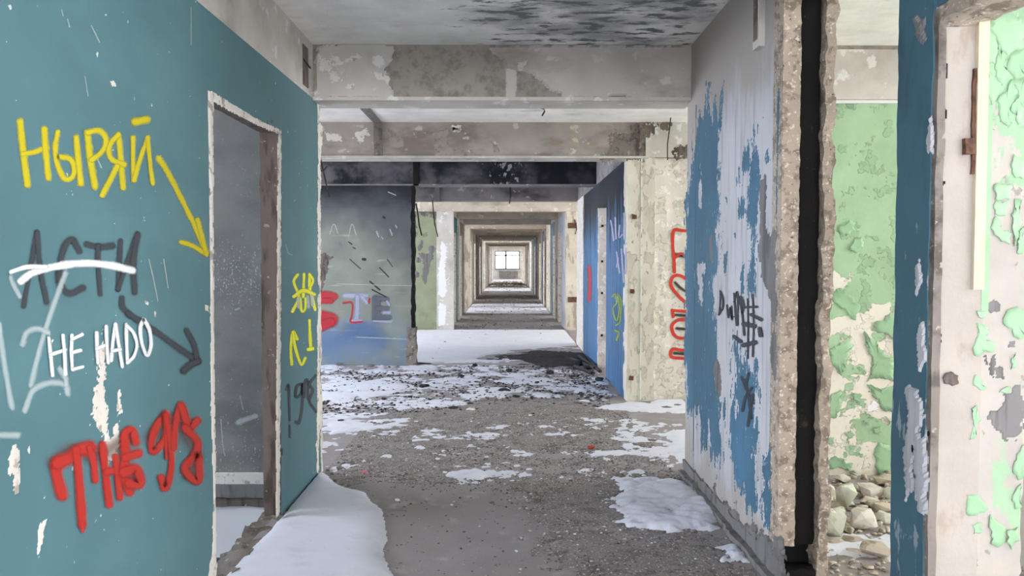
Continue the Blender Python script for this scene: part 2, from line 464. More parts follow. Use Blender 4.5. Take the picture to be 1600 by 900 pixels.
m_reveal = M('plaster_reveal', (170, 162, 154), [
    dict(col=(160, 146, 134), s=(6, 6, 3), lo=.56, hi=.66), dict(col=(96, 84, 76), s=(16, 16, 9), lo=.69, hi=.72, o=5)], bump=.5)
m_cream = M('cream_painted_strip', (206, 192, 164), [dict(col=(204, 192, 170), s=(20, 20, 4), lo=.55, hi=.65)], bump=.3)
m_lower_white = M('clean_white_beam', (228, 226, 228), [], bump=.1, mottle=.03)
m_floor = M('dusty_concrete_floor', (150, 143, 144), [
    dict(col=(150, 142, 141), s=1.6, lo=.45, hi=.7), dict(col=(186, 180, 180), s=5, lo=.56, hi=.75, o=4, a=.6), dict(col=(222, 220, 220), s=60, lo=.70, hi=.75, o=6, d=3, a=.7),
    dict(col=(116, 110, 112), s=3, lo=.62, hi=.8, o=8, g=[('Y', 6, 8, .08)])], bump=.35, bscale=50)
m_snow = M('granular_snow', (218, 220, 230), [dict(col=(196, 198, 210), s=(5, 8, 5), lo=.5, hi=.75, a=.6), dict(col=(120, 116, 116), s=70, lo=.73, hi=.77, o=4, d=2)], rough=.7, bump=.25, bscale=30, mottle=.03)
m_dirt = M('trodden_dirt', (136, 129, 127), [dict(col=(108, 101, 99), s=9, lo=.48, hi=.66), dict(col=(204, 200, 198), s=75, lo=.58, hi=.66, o=4, d=4), dict(col=(78, 72, 70), s=55, lo=.58, hi=.66, o=6, d=4)], bump=.9, bscale=110)
m_ash = M('black_fire_ash', (42, 40, 44), [dict(col=(86, 80, 80), s=30, lo=.55, hi=.66), dict(col=(22, 21, 24), s=6, lo=.5, hi=.65, o=5)], bump=.7, bscale=80)
m_chip = M('debris_chips', (130, 120, 112), [], bump=.2, attr='Col')
m_stone = M('pale_rubble', (214, 207, 194), [dict(col=(176, 166, 152), s=6, lo=.5, hi=.65), dict(col=(236, 230, 220), s=11, lo=.58, hi=.64, o=3)], bump=.5)
m_stone_b = M('greenish_rubble', (200, 202, 184), [dict(col=(164, 162, 144), s=7, lo=.5, hi=.66), dict(col=(228, 226, 214), s=14, lo=.58, hi=.64, o=3)], bump=.5)
m_stone_c = M('tan_rubble', (192, 180, 162), [dict(col=(152, 140, 124), s=9, lo=.5, hi=.62)], bump=.6)
m_char = M('charred_lump', (48, 46, 50), [dict(col=(92, 88, 88), s=24, lo=.58, hi=.68)], bump=.6)
m_greychunk = M('grey_mortar_lump', (112, 104, 102), [dict(col=(150, 142, 136), s=24, lo=.55, hi=.65)], bump=.6)
m_whiteshard = M('white_plaster_shard', (226, 222, 218), [], bump=.3)
m_redshard = M('red_plastic_shard', (170, 62, 54), [], bump=.1, rough=.5)
m_pink = M('faded_pink_scrap', (196, 132, 134), [], bump=.2)
m_iron = M('rusty_iron', (52, 42, 38), [dict(col=(96, 64, 48), s=40, lo=.55, hi=.65)], bump=.4)
m_rust = M('rust_brown_plate', (104, 74, 58), [dict(col=(80, 56, 46), s=20, lo=.5, hi=.6)], bump=.4)
m_frame = M('weathered_window_frame', (150, 148, 146), [dict(col=(150, 146, 140), s=14, lo=.56, hi=.64)], bump=.2)
m_radiator = M('grey_radiator_paint', (140, 136, 130), [dict(col=(110, 106, 100), s=6, lo=.5, hi=.64)], bump=.2)
m_dark = M('void_shade_and_soot', (22, 20, 20), [dict(col=(70, 62, 56), s=18, lo=.62, hi=.7)], bump=.6)  # near-black for soot; also puts the shade of voids and holes into colour
m_farblue = M('worn_blue_far_wall', (92, 122, 140), [dict(col=(196, 192, 184), s=(8, 5, 2), lo=.55, hi=.6), dict(col=(60, 84, 100), s=3, lo=.55, hi=.7, o=4)], bump=.3)
m_farteal = M('worn_teal_far_wall', (48, 104, 108), [dict(col=(190, 186, 178), s=(8, 5, 2), lo=.62, hi=.65)], bump=.3)
m_farcream = M('worn_cream_far_wall', (206, 196, 176), [dict(col=(166, 154, 136), s=(6, 4, 2), lo=.52, hi=.6), dict(col=(176, 178, 142), s=2, lo=.6, hi=.75, o=4, a=.6)], bump=.3)
m_farbrown = M('brown_grey_far_wall', (134, 122, 110), [dict(col=(176, 166, 152), s=(6, 4, 2), lo=.56, hi=.6)], bump=.3)
m_farlilac = M('lilac_white_far_wall', (190, 194, 208), [dict(col=(150, 152, 164), s=(8, 6, 2), lo=.54, hi=.62)], bump=.3)
m_bark = M('snowy_bark', (150, 150, 158), [dict(col=(220, 224, 232), s=12, lo=.5, hi=.6)], bump=.3)
g_glass = bpy.data.materials.new('dusty_glass'); g_glass.use_nodes = True
_n = g_glass.node_tree; _n.nodes.clear()
_o = _n.nodes.new('ShaderNodeOutputMaterial'); _t = _n.nodes.new('ShaderNodeBsdfTransparent'); _g = _n.nodes.new('ShaderNodeBsdfGlossy'); _x = _n.nodes.new('ShaderNodeMixShader')
_t.inputs[0].default_value = (.95, .97, .98, 1); _g.inputs['Roughness'].default_value = .05; _x.inputs[0].default_value = .08
_n.links.new(_t.outputs[0], _x.inputs[1]); _n.links.new(_g.outputs[0], _x.inputs[2]); _n.links.new(_x.outputs[0], _o.inputs[0])

s_yellow = spray('yellow_spray', (200, 186, 20), edge=.3); s_black = spray('black_spray', (58, 62, 70), dens=.92, edge=.25); s_white = spray('white_spray', (232, 234, 236), dens=.95, edge=.4)
s_ghost = spray('thin_white_spray', (214, 226, 228), dens=.5, edge=.2); s_red = spray('red_spray', (180, 38, 26), edge=.3); s_redmist = spray('red_overspray', (112, 84, 80), dens=.62, edge=.0, grain=.1)
s_lime = spray('lime_spray', (226, 226, 30)); s_redout = spray('red_outline', (214, 52, 34), edge=.5); s_blackfill = spray('black_fill', (52, 50, 50), dens=.85, edge=.2)
s_marker = spray('black_marker', (34, 38, 48), edge=.7); s_lilac = spray('lilac_spray', (176, 178, 204), dens=.75, edge=.2); s_greyfill = spray('grey_block_spray', (96, 102, 112), dens=.8, edge=.5)
s_crimson = spray('crimson_spray', (178, 36, 48), dens=.92, edge=.45); s_olive = spray('yellow_green_scribble', (150, 168, 52), dens=.8, edge=.3); s_bluespray = spray('blue_spray', (84, 128, 190), dens=.3, edge=.0)
s_scratch = spray('pale_scratch', (206, 212, 208), dens=.6, edge=.3)
s_soot = spray('soot_scratch', (40, 42, 46), dens=.9, edge=.4)

# ================================================================== the structure
# ---- ceiling and its beams
ceil = MB().box(XO_L, XO_R, Y_NEAR, Y_FAR, H, H + .2).build('ceiling', m_ceiling)
structure(ceil, 'flaking off-white ceiling slab of the long derelict corridor', 'ceiling')
beam_mats = {0: m_beam_core, 1: m_beam_stain, 2: m_beam_soot, 3: m_beam_smoke}
for k in range(-8, 22):
    b = MB().box(XO_L, XO_R, YB(k), YB(k) + .24, BB, H).build('beam', beam_mats.get(k, m_beam_far if k % 3 else m_beam), ceil)
    if k == 0: beam0 = b
    if k == 1: beam1 = b
    if k == 2: beam2 = b
    if k == 3: beam3 = b
beam0['label'] = 'plaster-coated cross beam with a large bare concrete patch'
beam2['label'] = 'soot-blackened cross beam'
y0 = YB(0)
P0 = lambda px, py: on_y(px, py, y0)
def bp(pts, y=y0): return [on_y(px, py, y) for px, py in pts]
zt, zb = H - .002, BB
def clampz(pts, lo, hi):
    return [Vector((p.x, p.y, min(max(p.z, lo), hi))) for p in pts]
patch('plaster_coat', 'y', y0, clampz(bp([(492, 60), (617, 60), (616, 96), (597, 108), (603, 118), (611, 130), (610, 160), (492, 160)]), zb, zt), .012, m_plaster, beam0, .03, .12, 3, -1, zlim=(BB - .001, H), label='pale plaster coat with white flaked spots')
patch('plaster_coat', 'y', y0, clampz(bp([(762, 60), (1108, 60), (1108, 160), (880, 160), (868, 146), (848, 128), (830, 112), (806, 106), (789, 109), (788, 103), (778, 88), (768, 80)]), zb, zt), .012, m_beam, beam0, .03, .12, 5, -1, zlim=(BB - .001, H))
patch('plaster_coat', 'y', y0, clampz(bp([(790, 106), (808, 108), (806, 160), (790, 160)]), zb, zt), .006, m_plaster, beam0, .03, .08, 8, -1, zlim=(BB - .001, H))
for i, pts in enumerate([[(520, 100), (560, 84), (566, 90), (545, 98), (522, 104)], [(498, 88), (512, 95), (520, 112), (534, 124), (525, 128), (508, 112), (500, 104)], [(542, 132), (556, 130), (552, 140), (540, 138)], [(578, 110), (596, 114), (610, 122), (608, 130), (590, 124)]]):
    patch('white_flake', 'y', y0 - .012, bp(pts, y0 - .012), .003, m_edge, beam0, .012, .2, 20 + i, -1)
# right hand stretch of beam 0 over the green room
MB().box(1.5, XO_R, y0 - .012, y0, BB, H - .03).build('plaster_coat', m_plaster, beam0)
# lower lip along beam 0
MB().box(XL - .06, XR + .02, y0 - .02, y0 + .25, BB - .012, BB + .012).build('lip', m_plaster, beam0)
# beam 1 : joint and patches
y1 = YB(1)
MB().box(-1.42, -1.33, y1 - .02, y1, BB - .01, H).build('joint_strip', m_concrete, beam1)
for i, pts in enumerate([[(607, 200), (615, 205), (630, 218), (631, 230), (607, 230)], [(682, 206), (716, 196), (720, 204), (700, 214), (704, 230), (740, 240), (754, 247), (682, 247), (680, 224)], [(768, 222), (778, 228), (781, 240), (772, 238)], [(1000, 205), (1040, 195), (1046, 205), (1012, 222), (1000, 228)]]):
    patch('bare_patch', 'y', y1, clampz(bp(pts, y1), BB, H), .004, m_beam_core, beam1, .02, .15, 40 + i, -1)
for i, pts in enumerate([[(556, 208), (570, 200), (576, 208), (564, 220), (556, 214)], [(508, 208), (530, 210), (536, 222), (512, 220)], [(706, 196), (722, 196), (720, 206), (708, 206)]]):
    patch('white_flake', 'y', y1, clampz(bp(pts, y1), BB, H), .004, m_edge, beam1, .015, .25, 50 + i, -1)
for i, pts in enumerate([[(1000, 232), (1008, 214), (1024, 204), (1046, 193), (1012, 193), (1000, 200)], [(1054, 232), (1076, 226), (1082, 236), (1072, 246), (1056, 244)], [(955, 215), (998, 200), (998, 247), (950, 247)]]):
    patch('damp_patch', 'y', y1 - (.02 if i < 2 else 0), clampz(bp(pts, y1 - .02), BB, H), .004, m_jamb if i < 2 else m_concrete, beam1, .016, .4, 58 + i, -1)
MB().box(1.40, 1.47, y1 - .015, y1, BB - .01, H).build('joint_strip', m_concrete, beam1)
MB().box(1.47, XO_R, y1 - .02, y1, BB, H).build('plaster_coat', m_plaster, beam1)
MB().box(-3.4, 1.5, y1 - .03, y1 + .26, BB - .012, BB + .01).build('lip', m_plaster, beam1)
y2 = YB(2)
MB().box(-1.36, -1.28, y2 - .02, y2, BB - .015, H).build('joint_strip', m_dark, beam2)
MB().box(-3.9, 1.28, y2 - .02, y2 + .25, BB - .01, BB + .008).build('lip', m_beam_smoke, beam2)
y3 = YB(3)
MB().box(-1.32, -1.24, y3 - .02, y3, BB - .01, H).build('joint_strip', m_greyplaster, beam3)
# trace of the vanished partition across the ceiling
MB().box(-1.42, -1.33, y0 + .24, y1, H - .012, H).build('wall_trace', m_greyplaster, ceil)
for (x, a, b) in ((-1.42, y1, y2), (-1.40, y2, y3)):
    MB().box(x, x + .08, a + .24, b, H - .012, H).build('wall_trace', m_greyplaster, ceil)

# ---- floor
hy0, hy1 = 2.42, y0            # the storey is open in the shaft behind the teal wall
fl = MB()
fl.box(XL - .05, XO_R, Y_NEAR, Y_FAR, -.2, 0)
fl.box(XO_L, XL - .05, hy1, Y_FAR, -.2, 0)
fl.box(XO_L, XL - .05, Y_NEAR, hy0, -.2, 0)
floor = fl.build('floor', m_floor)
structure(floor, 'dusty concrete corridor floor strewn with chips and snow', 'floor')
sill = rough_box('broken_slab_edge', XL - .13, XL + .06, 3.28, 4.40, -.2, .012, .03, .035, m_concrete, floor, 3, 7, keep=lambda p: .25 if p.x > XL + .03 else 1)
sill['label'] = 'ragged broken concrete edge at the doorway'

# ---- lower storey seen through the hole
low = MB()
low.box(XO_L, XL - .05, hy1 + .01, hy1 + .2, -.57, -.2)
lowo = low.build('wall_lower', m_lower_white)
structure(lowo, 'white concrete edge beam of the storey below, through the doorway', 'wall')
MB().box(XO_L, XL - .05, hy1 + .03, hy1 + .13, -3.2, -.57).build('wall_panel', m_teal, lowo)
MB().box(-1.98, -1.93, hy1 + .0, hy1 + .03, -3.2, -.57).build('dark_pipe', m_iron, lowo)
MB().box(-1.93, XL - .05, hy1 + .01, hy1 + .03, -3.2, -.57).build('wall_panel', m_greywall, lowo)
MB().box(XO_L, XO_R, Y_NEAR, 12, -3.4, -3.2).build('floor_panel', m_snow, lowo)
MB().box(XL - .05, XL + .1, Y_NEAR, hy1, -3.2, -.2).build('wall_panel', m_teal, lowo)

# ---- outer walls with their window openings
def outer(name, x0, x1, label):
    mb = MB(); holes = []
    for k in range(-8, 21):
        holes.append((YB(k) + .5, YB(k) + 2.5, .9, 2.6))
    wall_with_holes(mb, 'x', x0, x1, Y_NEAR, Y_FAR, -3.4, H + .2, holes)
    o = mb.build(name, m_farcream)
    structure(o, label, 'wall')
    return o
wl_out = outer('wall_outer', XO_L - .25, XO_L, 'outer wall with a row of empty window openings behind the teal wall')
wr_out = outer('wall_outer', XO_R, XO_R + .25, 'outer wall with a row of empty window openings behind the green room')
mb = MB(); wall_with_holes(mb, 'y', Y_NEAR - .25, Y_NEAR, XO_L, XO_R, -.2, H + .2, [(-4.1, 4.1, .3, 2.9)])  # opening widened out of view to admit more light from behind
structure(mb.build('wall_back', m_farcream), 'unseen end wall behind the viewer with a wide opening added to let in light', 'wall')

# ---- far end wall with window and radiator
WX0, WX1, WZ0, WZ1 = -1.12, 1.08, .90, 2.52
mb = MB(); wall_with_holes(mb, 'y', Y_FAR, Y_FAR + .3, XO_L, XO_R, -.2, H + .2, [(WX0, WX1, WZ0, WZ1)])
wall_end = mb.build('wall_end', m_plaster)
structure(wall_end, 'pale end wall closing the far end of the corridor', 'wall')
FW = M('backlit_frame', (96, 94, 92))  # backlit darkness of the frame is put into its colour
win = MB()
fy0, fy1 = Y_FAR + .08, Y_FAR + .16
win.box(WX0, WX1, fy0, fy1, WZ0, WZ0 + .08).box(WX0, WX1, fy0, fy1, WZ1 - .08, WZ1).box(WX0, WX0 + .08, fy0, fy1, WZ0, WZ1).box(WX1 - .08, WX1, fy0, fy1, WZ0, WZ1)
window = win.build('window_1', FW)
structure(window, 'bright four-light window at the far end of the corridor', 'window')
MB().box(-.23, -.07, fy0, fy1, WZ0 + .08, WZ1 - .08).build('mullion', FW, window)
MB().box(WX0 + .08, WX1 - .08, fy0, fy1, 2.06, 2.18).build('transom', FW, window)
for (a, b) in ((WX0 + .08, -.2), (-.1, WX1 - .08)):
    for (c, d) in ((WZ0 + .08, 2.08), (2.16, WZ1 - .08)):
        MB().box(a, b, fy0 + .035, fy0 + .045, c, d).build('pane', g_glass, window)
MB().box(WX0 - .1, WX1 + .1, Y_FAR - .12, Y_FAR + .08, WZ0 - .05, WZ0).build('window_sill', m_frame, window)
rad = empty('radiator', (.1, Y_FAR - .1, .12))
tag(rad, 'grey ribbed radiator under the bright end window', 'radiator')
def local(mb, loc):
    mb.v = [(v[0] - loc[0], v[1] - loc[1], v[2] - loc[2]) for v in mb.v]; return mb
rl = (.1, Y_FAR - .1, .12)
for i in range(14):
    x = -.74 + i * .12
    local(MB().box(x, x + .1, Y_FAR - .18, Y_FAR - .03, .14, .74), rl).build('rib', m_radiator, rad)
local(MB().box(-.78, .96, Y_FAR - .13, Y_FAR - .08, .18, .23).box(-.78, .96, Y_FAR - .13, Y_FAR - .08, .65, .70), rl).build('header_pipe', m_radiator, rad)
# outside the window: snowy ground and bare trees
gr = MB().box(-40, 40, Y_FAR + .5, 150, -9, -8.8).build('ground_outside', m_snow)
structure(gr, 'snow-covered ground outside the end window', 'ground')

# ---- teal wall with the doorway
DY0, DY1, DZ = 3.315, 4.318, 2.265
mb = MB(); wall_with_holes(mb, 'x', XL - .08, XL, .6, 5.24, 0, BB, [(DY0, DY1, 0, DZ)])
wl = mb.build('wall_left', m_teal)
structure(wl, 'teal painted corridor wall with yellow, black, white and red graffiti and a doorway', 'wall')
MB().box(XL - .085, XL - .002, .6, y0, BB, H).build('upper_band', m_plaster, wl)
# niche at the end of the band: flat box, recess shade put into its colour
MB().box(XL - .02, XL + .004, 4.86, 4.98, 2.66, 2.92).build('niche', m_jamb, wl)
MB().tube([(XL + .004, 4.86, 2.82), (XL + .02, 4.97, 2.79)], .006).build('niche_rod', m_iron, wl)
# edges of the doorway
L_ = lambda px, py: on_x(px, py, XL)
def lp(pts): return [L_(*p) for p in pts]
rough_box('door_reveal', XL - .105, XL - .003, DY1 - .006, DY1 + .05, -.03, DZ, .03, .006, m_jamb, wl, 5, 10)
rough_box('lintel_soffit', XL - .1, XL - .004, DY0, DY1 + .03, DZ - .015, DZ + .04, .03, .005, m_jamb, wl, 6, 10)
rough_box('door_reveal', XL - .085, XL - .003, DY0 - .05, DY0 + .004, -.03, DZ, .04, .004, m_edge, wl, 7, 10)
patch('plaster_edge', 'x', XL, lp([(326, 142), (333, 146), (333, 300), (334, 500), (336, 700), (338, 900), (330, 900), (334, 780), (330, 640), (329, 500), (329, 300)]), .003, m_edge, wl, .02, .12, 61, 1)
patch('plaster_edge', 'x', XL, lp([(328, 140), (345, 152), (372, 168), (400, 186), (437, 203), (438, 210), (400, 193), (368, 177), (332, 156)]), .003, m_edge, wl, .02, .15, 62, 1)
patch('plaster_edge', 'x', XL, lp([(435, 204), (439, 206), (439, 400), (438, 600), (437, 800), (432, 812), (433, 600), (434, 400)]), .003, m_edge, wl, .02, .1, 63, 1)
patch('plaster_edge', 'x', XL, lp([(499, 190), (504, 200), (500, 260), (501, 420), (499, 560), (500, 650), (498, 742), (495, 735), (496, 560), (497, 420), (497, 250)]), .003, m_edge, wl, .02, .14, 64, 1)
rough_box('broken_end', XL - .085, XL + .002, 5.22, 5.27, 0, BB, .03, .012, m_edge, wl, 8, 12)
for i, pts in enumerate([
    [(150, 548), (163, 520), (164, 600), (168, 660), (172, 690), (182, 640), (186, 612), (184, 680), (184, 716), (170, 718), (158, 680), (148, 672), (146, 640), (150, 600)],
    [(20, 695), (26, 692), (30, 715), (32, 745), (28, 778), (20, 765), (22, 745), (10, 740), (12, 720)],
    [(62, 818), (72, 812), (70, 830), (60, 872), (56, 868)], [(328, 880), (333, 868), (336, 905), (325, 905)],
    [(172, 128), (179, 126), (181, 133), (175, 136)], [(320, 476), (326, 478), (326, 487), (321, 484)], [(240, 486), (244, 488), (243, 495), (240, 493)], [(226, 470), (233, 473), (231, 477), (227, 475)]]):
    patch('plaster_patch', 'x', XL, lp(pts), .0008, m_edge, wl, .012, .2, 70 + i, 1)
# graffiti
NX = (1, 0, 0)
def G(name, mat, strokes, label, off=.0016, soft=1.55): return graffiti(name, strokes, L_, NX, mat, wl, off, label, soft)
def z1(pts): return [(x / 3, y / 3) for x, y in pts]
def z2(pts): return [(x / 3, y / 3 + 300) for x, y in pts]
def z3(pts): return [(x / 3, y / 3 + 600) for x, y in pts]
G('graffiti', s_yellow, [(10, z1([(92, 570), (105, 700), (126, 865)])), (8, z1([(104, 722), (160, 712), (218, 690)])), (9, z1([(205, 605), (212, 720), (224, 835)])),
    (8, z1([(268, 620), (256, 690), (266, 770), (300, 838), (335, 830), (346, 790), (325, 745), (275, 735)])), (9, z1([(354, 645), (364, 750), (376, 860)])),
    (10, z1([(406, 622), (420, 740), (442, 875)])), (8, z1([(406, 622), (460, 612), (492, 645), (488, 690), (460, 725), (425, 750)])),
    (8, z1([(552, 630), (562, 740), (574, 880)])), (8, z1([(552, 632), (520, 665), (506, 710), (525, 750), (580, 772)])), (8, z1([(545, 780), (515, 840), (475, 915)])),
    (7, z1([(620, 645), (620, 740), (624, 845)])), (7, z1([(624, 845), (655, 740), (690, 645)])), (7, z1([(688, 645), (698, 750), (712, 860)])), (11, z1([(628, 572), (684, 560)]))],
    'yellow spray-painted word НЫРЯЙ')
G('graffiti', s_yellow, [(8, [(247, 247), (262, 270), (285, 315), (306, 358), (322, 396)]), (7, [(282, 378), (300, 384), (322, 397)]), (7, [(308, 343), (315, 370), (322, 397)])], 'yellow spray-painted arrow')
G('graffiti', s_black, [(8, z2([(168, 190), (145, 330), (108, 535)])), (9, z2([(172, 190), (185, 360), (216, 515)])),
    (11, z2([(368, 275), (335, 225), (296, 265), (274, 370), (284, 440), (325, 475), (384, 450)])), (10, z2([(405, 245), (460, 258), (525, 252)])), (8, z2([(456, 250), (458, 360), (468, 478)])),
    (8, z2([(562, 230), (556, 330), (550, 455)])), (8, z2([(550, 455), (590, 340), (640, 200)])), (10, z2([(642, 200), (622, 330), (628, 470)]))], 'black spray-painted word crossed out in white')
G('graffiti', s_white, [(10, z2([(92, 418), (150, 378), (250, 350), (380, 334), (500, 342), (616, 368)])), (6, z2([(45, 375), (120, 352), (210, 352)]))], 'white stroke through the black word', .0036)
G('graffiti', s_ghost, [(7, z2([(45, 400), (60, 440), (88, 490)])), (8, z2([(302, 380), (250, 520), (210, 640), (175, 760), (140, 905)])), (8, z2([(100, 715), (120, 660), (170, 640), (220, 660)])),
    (8, z2([(-10, 620), (10, 780), (40, 960), (50, 1010)])), (9, z2([(110, 1025), (150, 930), (230, 895), (300, 905), (312, 945)])), (9, z2([(275, 830), (300, 870), (305, 905)])), (10, z3([(-20, 240), (75, 240)]))], 'faint white spray strokes', .003)
G('graffiti', s_white, [(5, z2([(222, 685), (230, 760), (240, 860)])), (5, z2([(232, 762), (300, 740)])), (5, z2([(288, 672), (296, 760), (300, 855)])),
    (5, z2([(330, 672), (328, 750), (332, 830)])), (5, z2([(332, 690), (378, 668)])), (5, z2([(334, 752), (370, 742)])), (5, z2([(332, 832), (380, 820)])),
    (5, z2([(446, 660), (448, 730), (452, 800)])), (5, z2([(446, 735), (496, 715)])), (5, z2([(490, 630), (494, 720), (500, 800)])),
    (5, z2([(514, 790), (522, 700), (534, 620)])), (5, z2([(534, 620), (550, 720), (566, 818)])), (5, z2([(520, 745), (556, 738)])),
    (5, z2([(584, 622), (586, 710), (590, 800)])), (5, z2([(586, 628), (618, 660), (634, 715), (620, 770), (590, 800)])),
    (5, z2([(664, 598), (650, 640), (658, 710), (682, 766), (700, 720), (694, 650), (668, 598)]))], 'white painted words НЕ НАDО', .0042)
G('graffiti', s_black, [(9, z2([(568, 498), (572, 540), (605, 575)])), (10, z2([(600, 572), (720, 650), (820, 722), (920, 790)])), (9, z2([(872, 650), (905, 715), (922, 790)])), (11, z2([(925, 795), (890, 810), (858, 838)]))], 'black spray-painted arrow', .0024)
G('graffiti', s_redmist, [(26, z3([(250, 370), (330, 310), (440, 330)])), (24, z3([(480, 330), (600, 240)])), (24, z3([(560, 420), (640, 440)])), (26, z3([(710, 250), (780, 170), (870, 180)])), (24, z3([(860, 220), (915, 320), (880, 420)]))], 'red paint mist around the red letters', .0014)
G('graffiti', s_red, [(14, z3([(262, 368), (258, 420), (284, 520)])), (15, z3([(262, 372), (320, 345), (360, 312), (415, 300)])), (8, z3([(412, 300), (432, 370), (440, 450)])), (10, z3([(350, 310), (362, 430), (372, 560), (379, 660)])), (4, z3([(378, 650), (380, 690)])),
    (9, z3([(474, 285), (488, 420), (506, 565)])), (9, z3([(492, 412), (545, 402)])), (8, z3([(534, 340), (545, 430), (555, 532)])),
    (11, z3([(628, 270), (612, 218), (578, 238), (582, 330), (572, 420), (600, 505)])), (11, z3([(582, 345), (640, 325)])), (12, z3([(572, 415), (630, 400), (648, 465), (598, 468)])),
    (9, z3([(768, 140), (720, 210), (702, 280), (716, 315), (775, 245), (770, 150)])), (8, z3([(772, 145), (794, 300), (796, 400), (768, 488), (748, 438)])),
    (8, z3([(808, 300), (815, 200), (842, 100), (870, 190)])), (9, z3([(842, 100), (880, 200), (918, 172)])), (9, z3([(860, 205), (918, 270), (908, 330), (860, 390), (885, 435), (925, 452), (926, 340)])), (3, z3([(768, 240), (772, 350)]))], 'red spray-painted letters THE 9ГЕ with drips', .005, 2.0)
G('graffiti', s_lime, [(4, z2([(1394, 388), (1376, 420), (1394, 470), (1398, 500), (1370, 560)])), (4, z2([(1424, 385), (1422, 440), (1420, 490)])), (4, z2([(1450, 385), (1450, 430), (1452, 470)])), (4, z2([(1450, 388), (1466, 415), (1452, 455), (1462, 490), (1476, 552)])),
    (5, z2([(1376, 490), (1420, 462), (1472, 480)])), (4, z2([(1406, 500), (1412, 556), (1428, 550), (1432, 500)]))], 'lime yellow scribbled tag')
G('graffiti', s_scratch, [(5, z2([(1396, 500), (1398, 540)])), (5, z2([(1440, 490), (1444, 540)])), (5, z2([(1460, 490), (1462, 530)]))], 'pale strokes over the lime tag', .003)
G('graffiti', s_lime, [(4, z2([(1450, 602), (1452, 670), (1456, 735)])), (5, z2([(1444, 738), (1464, 734)])), (4, z2([(1366, 808), (1362, 730), (1372, 655), (1392, 690)])), (4, z2([(1372, 658), (1384, 735), (1410, 808), (1430, 778)]))], 'lime yellow arrow and number 1')
G('graffiti', s_black, [(3.5, z3([(1340, 25), (1352, 5), (1354, 80), (1356, 170)])), (3, z3([(1356, 195), (1356, 250)])), (4, z3([(1412, 0), (1390, 10), (1384, 60), (1410, 45), (1416, 0), (1414, 110), (1400, 180), (1384, 178)])), (4, z3([(1425, 60), (1426, -5), (1440, -15), (1442, 70)])), (4, z3([(1478, -40), (1450, 0), (1464, 30), (1448, 80), (1470, 115), (1480, 130)]))], 'black marker digits 19', .0018)
G('graffiti', s_scratch, [(2, [(148, 240), (158, 262)]), (1.5, [(96, 15), (98, 25)]), (1.5, [(105, 30), (108, 42)]), (1.5, [(142, 40), (155, 66)]), (1.2, [(298, 12), (298, 70)]), (1.5, [(132, 120), (137, 150)]), (1.5, [(232, 405), (240, 440), (246, 470)]), (1.5, [(255, 405), (262, 450)]), (1.2, [(446, 382), (450, 395), (456, 398)])], 'thin pale scratches in the teal paint', .001)

# grey wall of the shaft behind the doorway
ws = MB().box(XO_L, XL - .085, hy1 + .02, hy1 + .12, 0.02, BB).build('wall_shaft', m_greywall)
structure(ws, 'grey speckled wall of the open shaft behind the doorway', 'wall')
MB().box(XO_L, XL - .05, hy1 - .005, hy1 + .06, -.045, .03).build('ledge', m_edge, ws)
rough_box('slab_face', -3.2, XL - .05, hy1 - .02, hy1 + .06, -.135, -.045, .04, .006, m_greyplaster, ws, 4, 8)
rough_box('slab_dark_edge', -3.2, XL - .05, hy1 - .005, hy1 + .06, -.205, -.135, .05, .006, m_jamb, ws, 4, 8)  # darker strip along the lower part of the slab edge
graffiti('scratch', [(2, [(345, 655), (349, 700), (352, 712)]), (1.5, [(375, 618), (380, 640)]), (8, [(372, 660), (400, 650)]), (4, [(368, 484), (374, 482)])], lambda a, b: on_y(a, b, hy1 + .02), (0, -1, 0), s_scratch, ws)
wsn = MB().box(XO_L, XL - .08, hy0 - .1, hy0, -.2, H).build('wall_shaft', m_greywall)
structure(wsn, 'grey partition closing the near side of the open shaft', 'wall')

# ---- smoky green wall across the hall
yg = YB(2) + .04
MBw = MB(); MBw.box(XO_L, -1.37, yg, yg + .1, 0, BB)
wg = MBw.build('wall_green', m_sootgreen)
structure(wg, 'smoke-darkened green and blue wall with grey and crimson letters', 'wall')
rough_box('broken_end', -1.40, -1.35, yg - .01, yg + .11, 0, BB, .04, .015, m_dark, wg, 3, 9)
rough_box('broken_base', -1.47, -1.33, yg - .03, yg + .11, 0, .55, .05, .02, m_concrete, wg, 4, 8)
Gy = lambda px, py: on_y(px, py, yg)
NYm = (0, -1, 0)
def GG(mat, st, label=None, off=.003, soft=1.3): return graffiti('graffiti', st, Gy, NYm, mat, wg, off, label, soft)
def zA(pts): return [(490 + x / 3, 280 + y / 3) for x, y in pts]
GG(s_crimson, [(13, zA([(30, 545), (70, 545), (95, 550)])), (10, zA([(30, 570), (80, 570)])), (20, zA([(30, 640), (70, 650), (85, 660)])), (16, zA([(30, 690), (80, 670)]))], 'crimson rounded graffiti letter')
GG(s_lilac, [(9, zA([(145, 545), (200, 545), (250, 545)])), (10, zA([(205, 550), (205, 610), (200, 660)])), (8, zA([(225, 550), (250, 580)])), (8, zA([(175, 665), (225, 665)]))], 'lilac outlined graffiti letter')
GG(s_crimson, [(3, zA([(140, 580), (180, 580), (180, 635), (175, 670), (228, 668)])), (3, zA([(262, 560), (260, 580)]))], None, .0045)
GG(s_greyfill, [(14, zA([(295, 560), (295, 650)])), (8, zA([(300, 560), (345, 562)])), (8, zA([(300, 605), (345, 605)])), (9, zA([(300, 648), (355, 648)]))], 'grey block graffiti letter E')
GG(s_lilac, [(6, zA([(345, 575), (355, 590)])), (6, zA([(330, 625), (358, 625)])), (4, zA([(280, 665), (365, 668)]))], None, .0045)
GG(s_bluespray, [(40, zA([(40, 780), (200, 730), (330, 760)])), (34, zA([(180, 690), (280, 710)])), (7, zA([(118, 300), (124, 302)]))], 'hazy blue spray paint', .002)
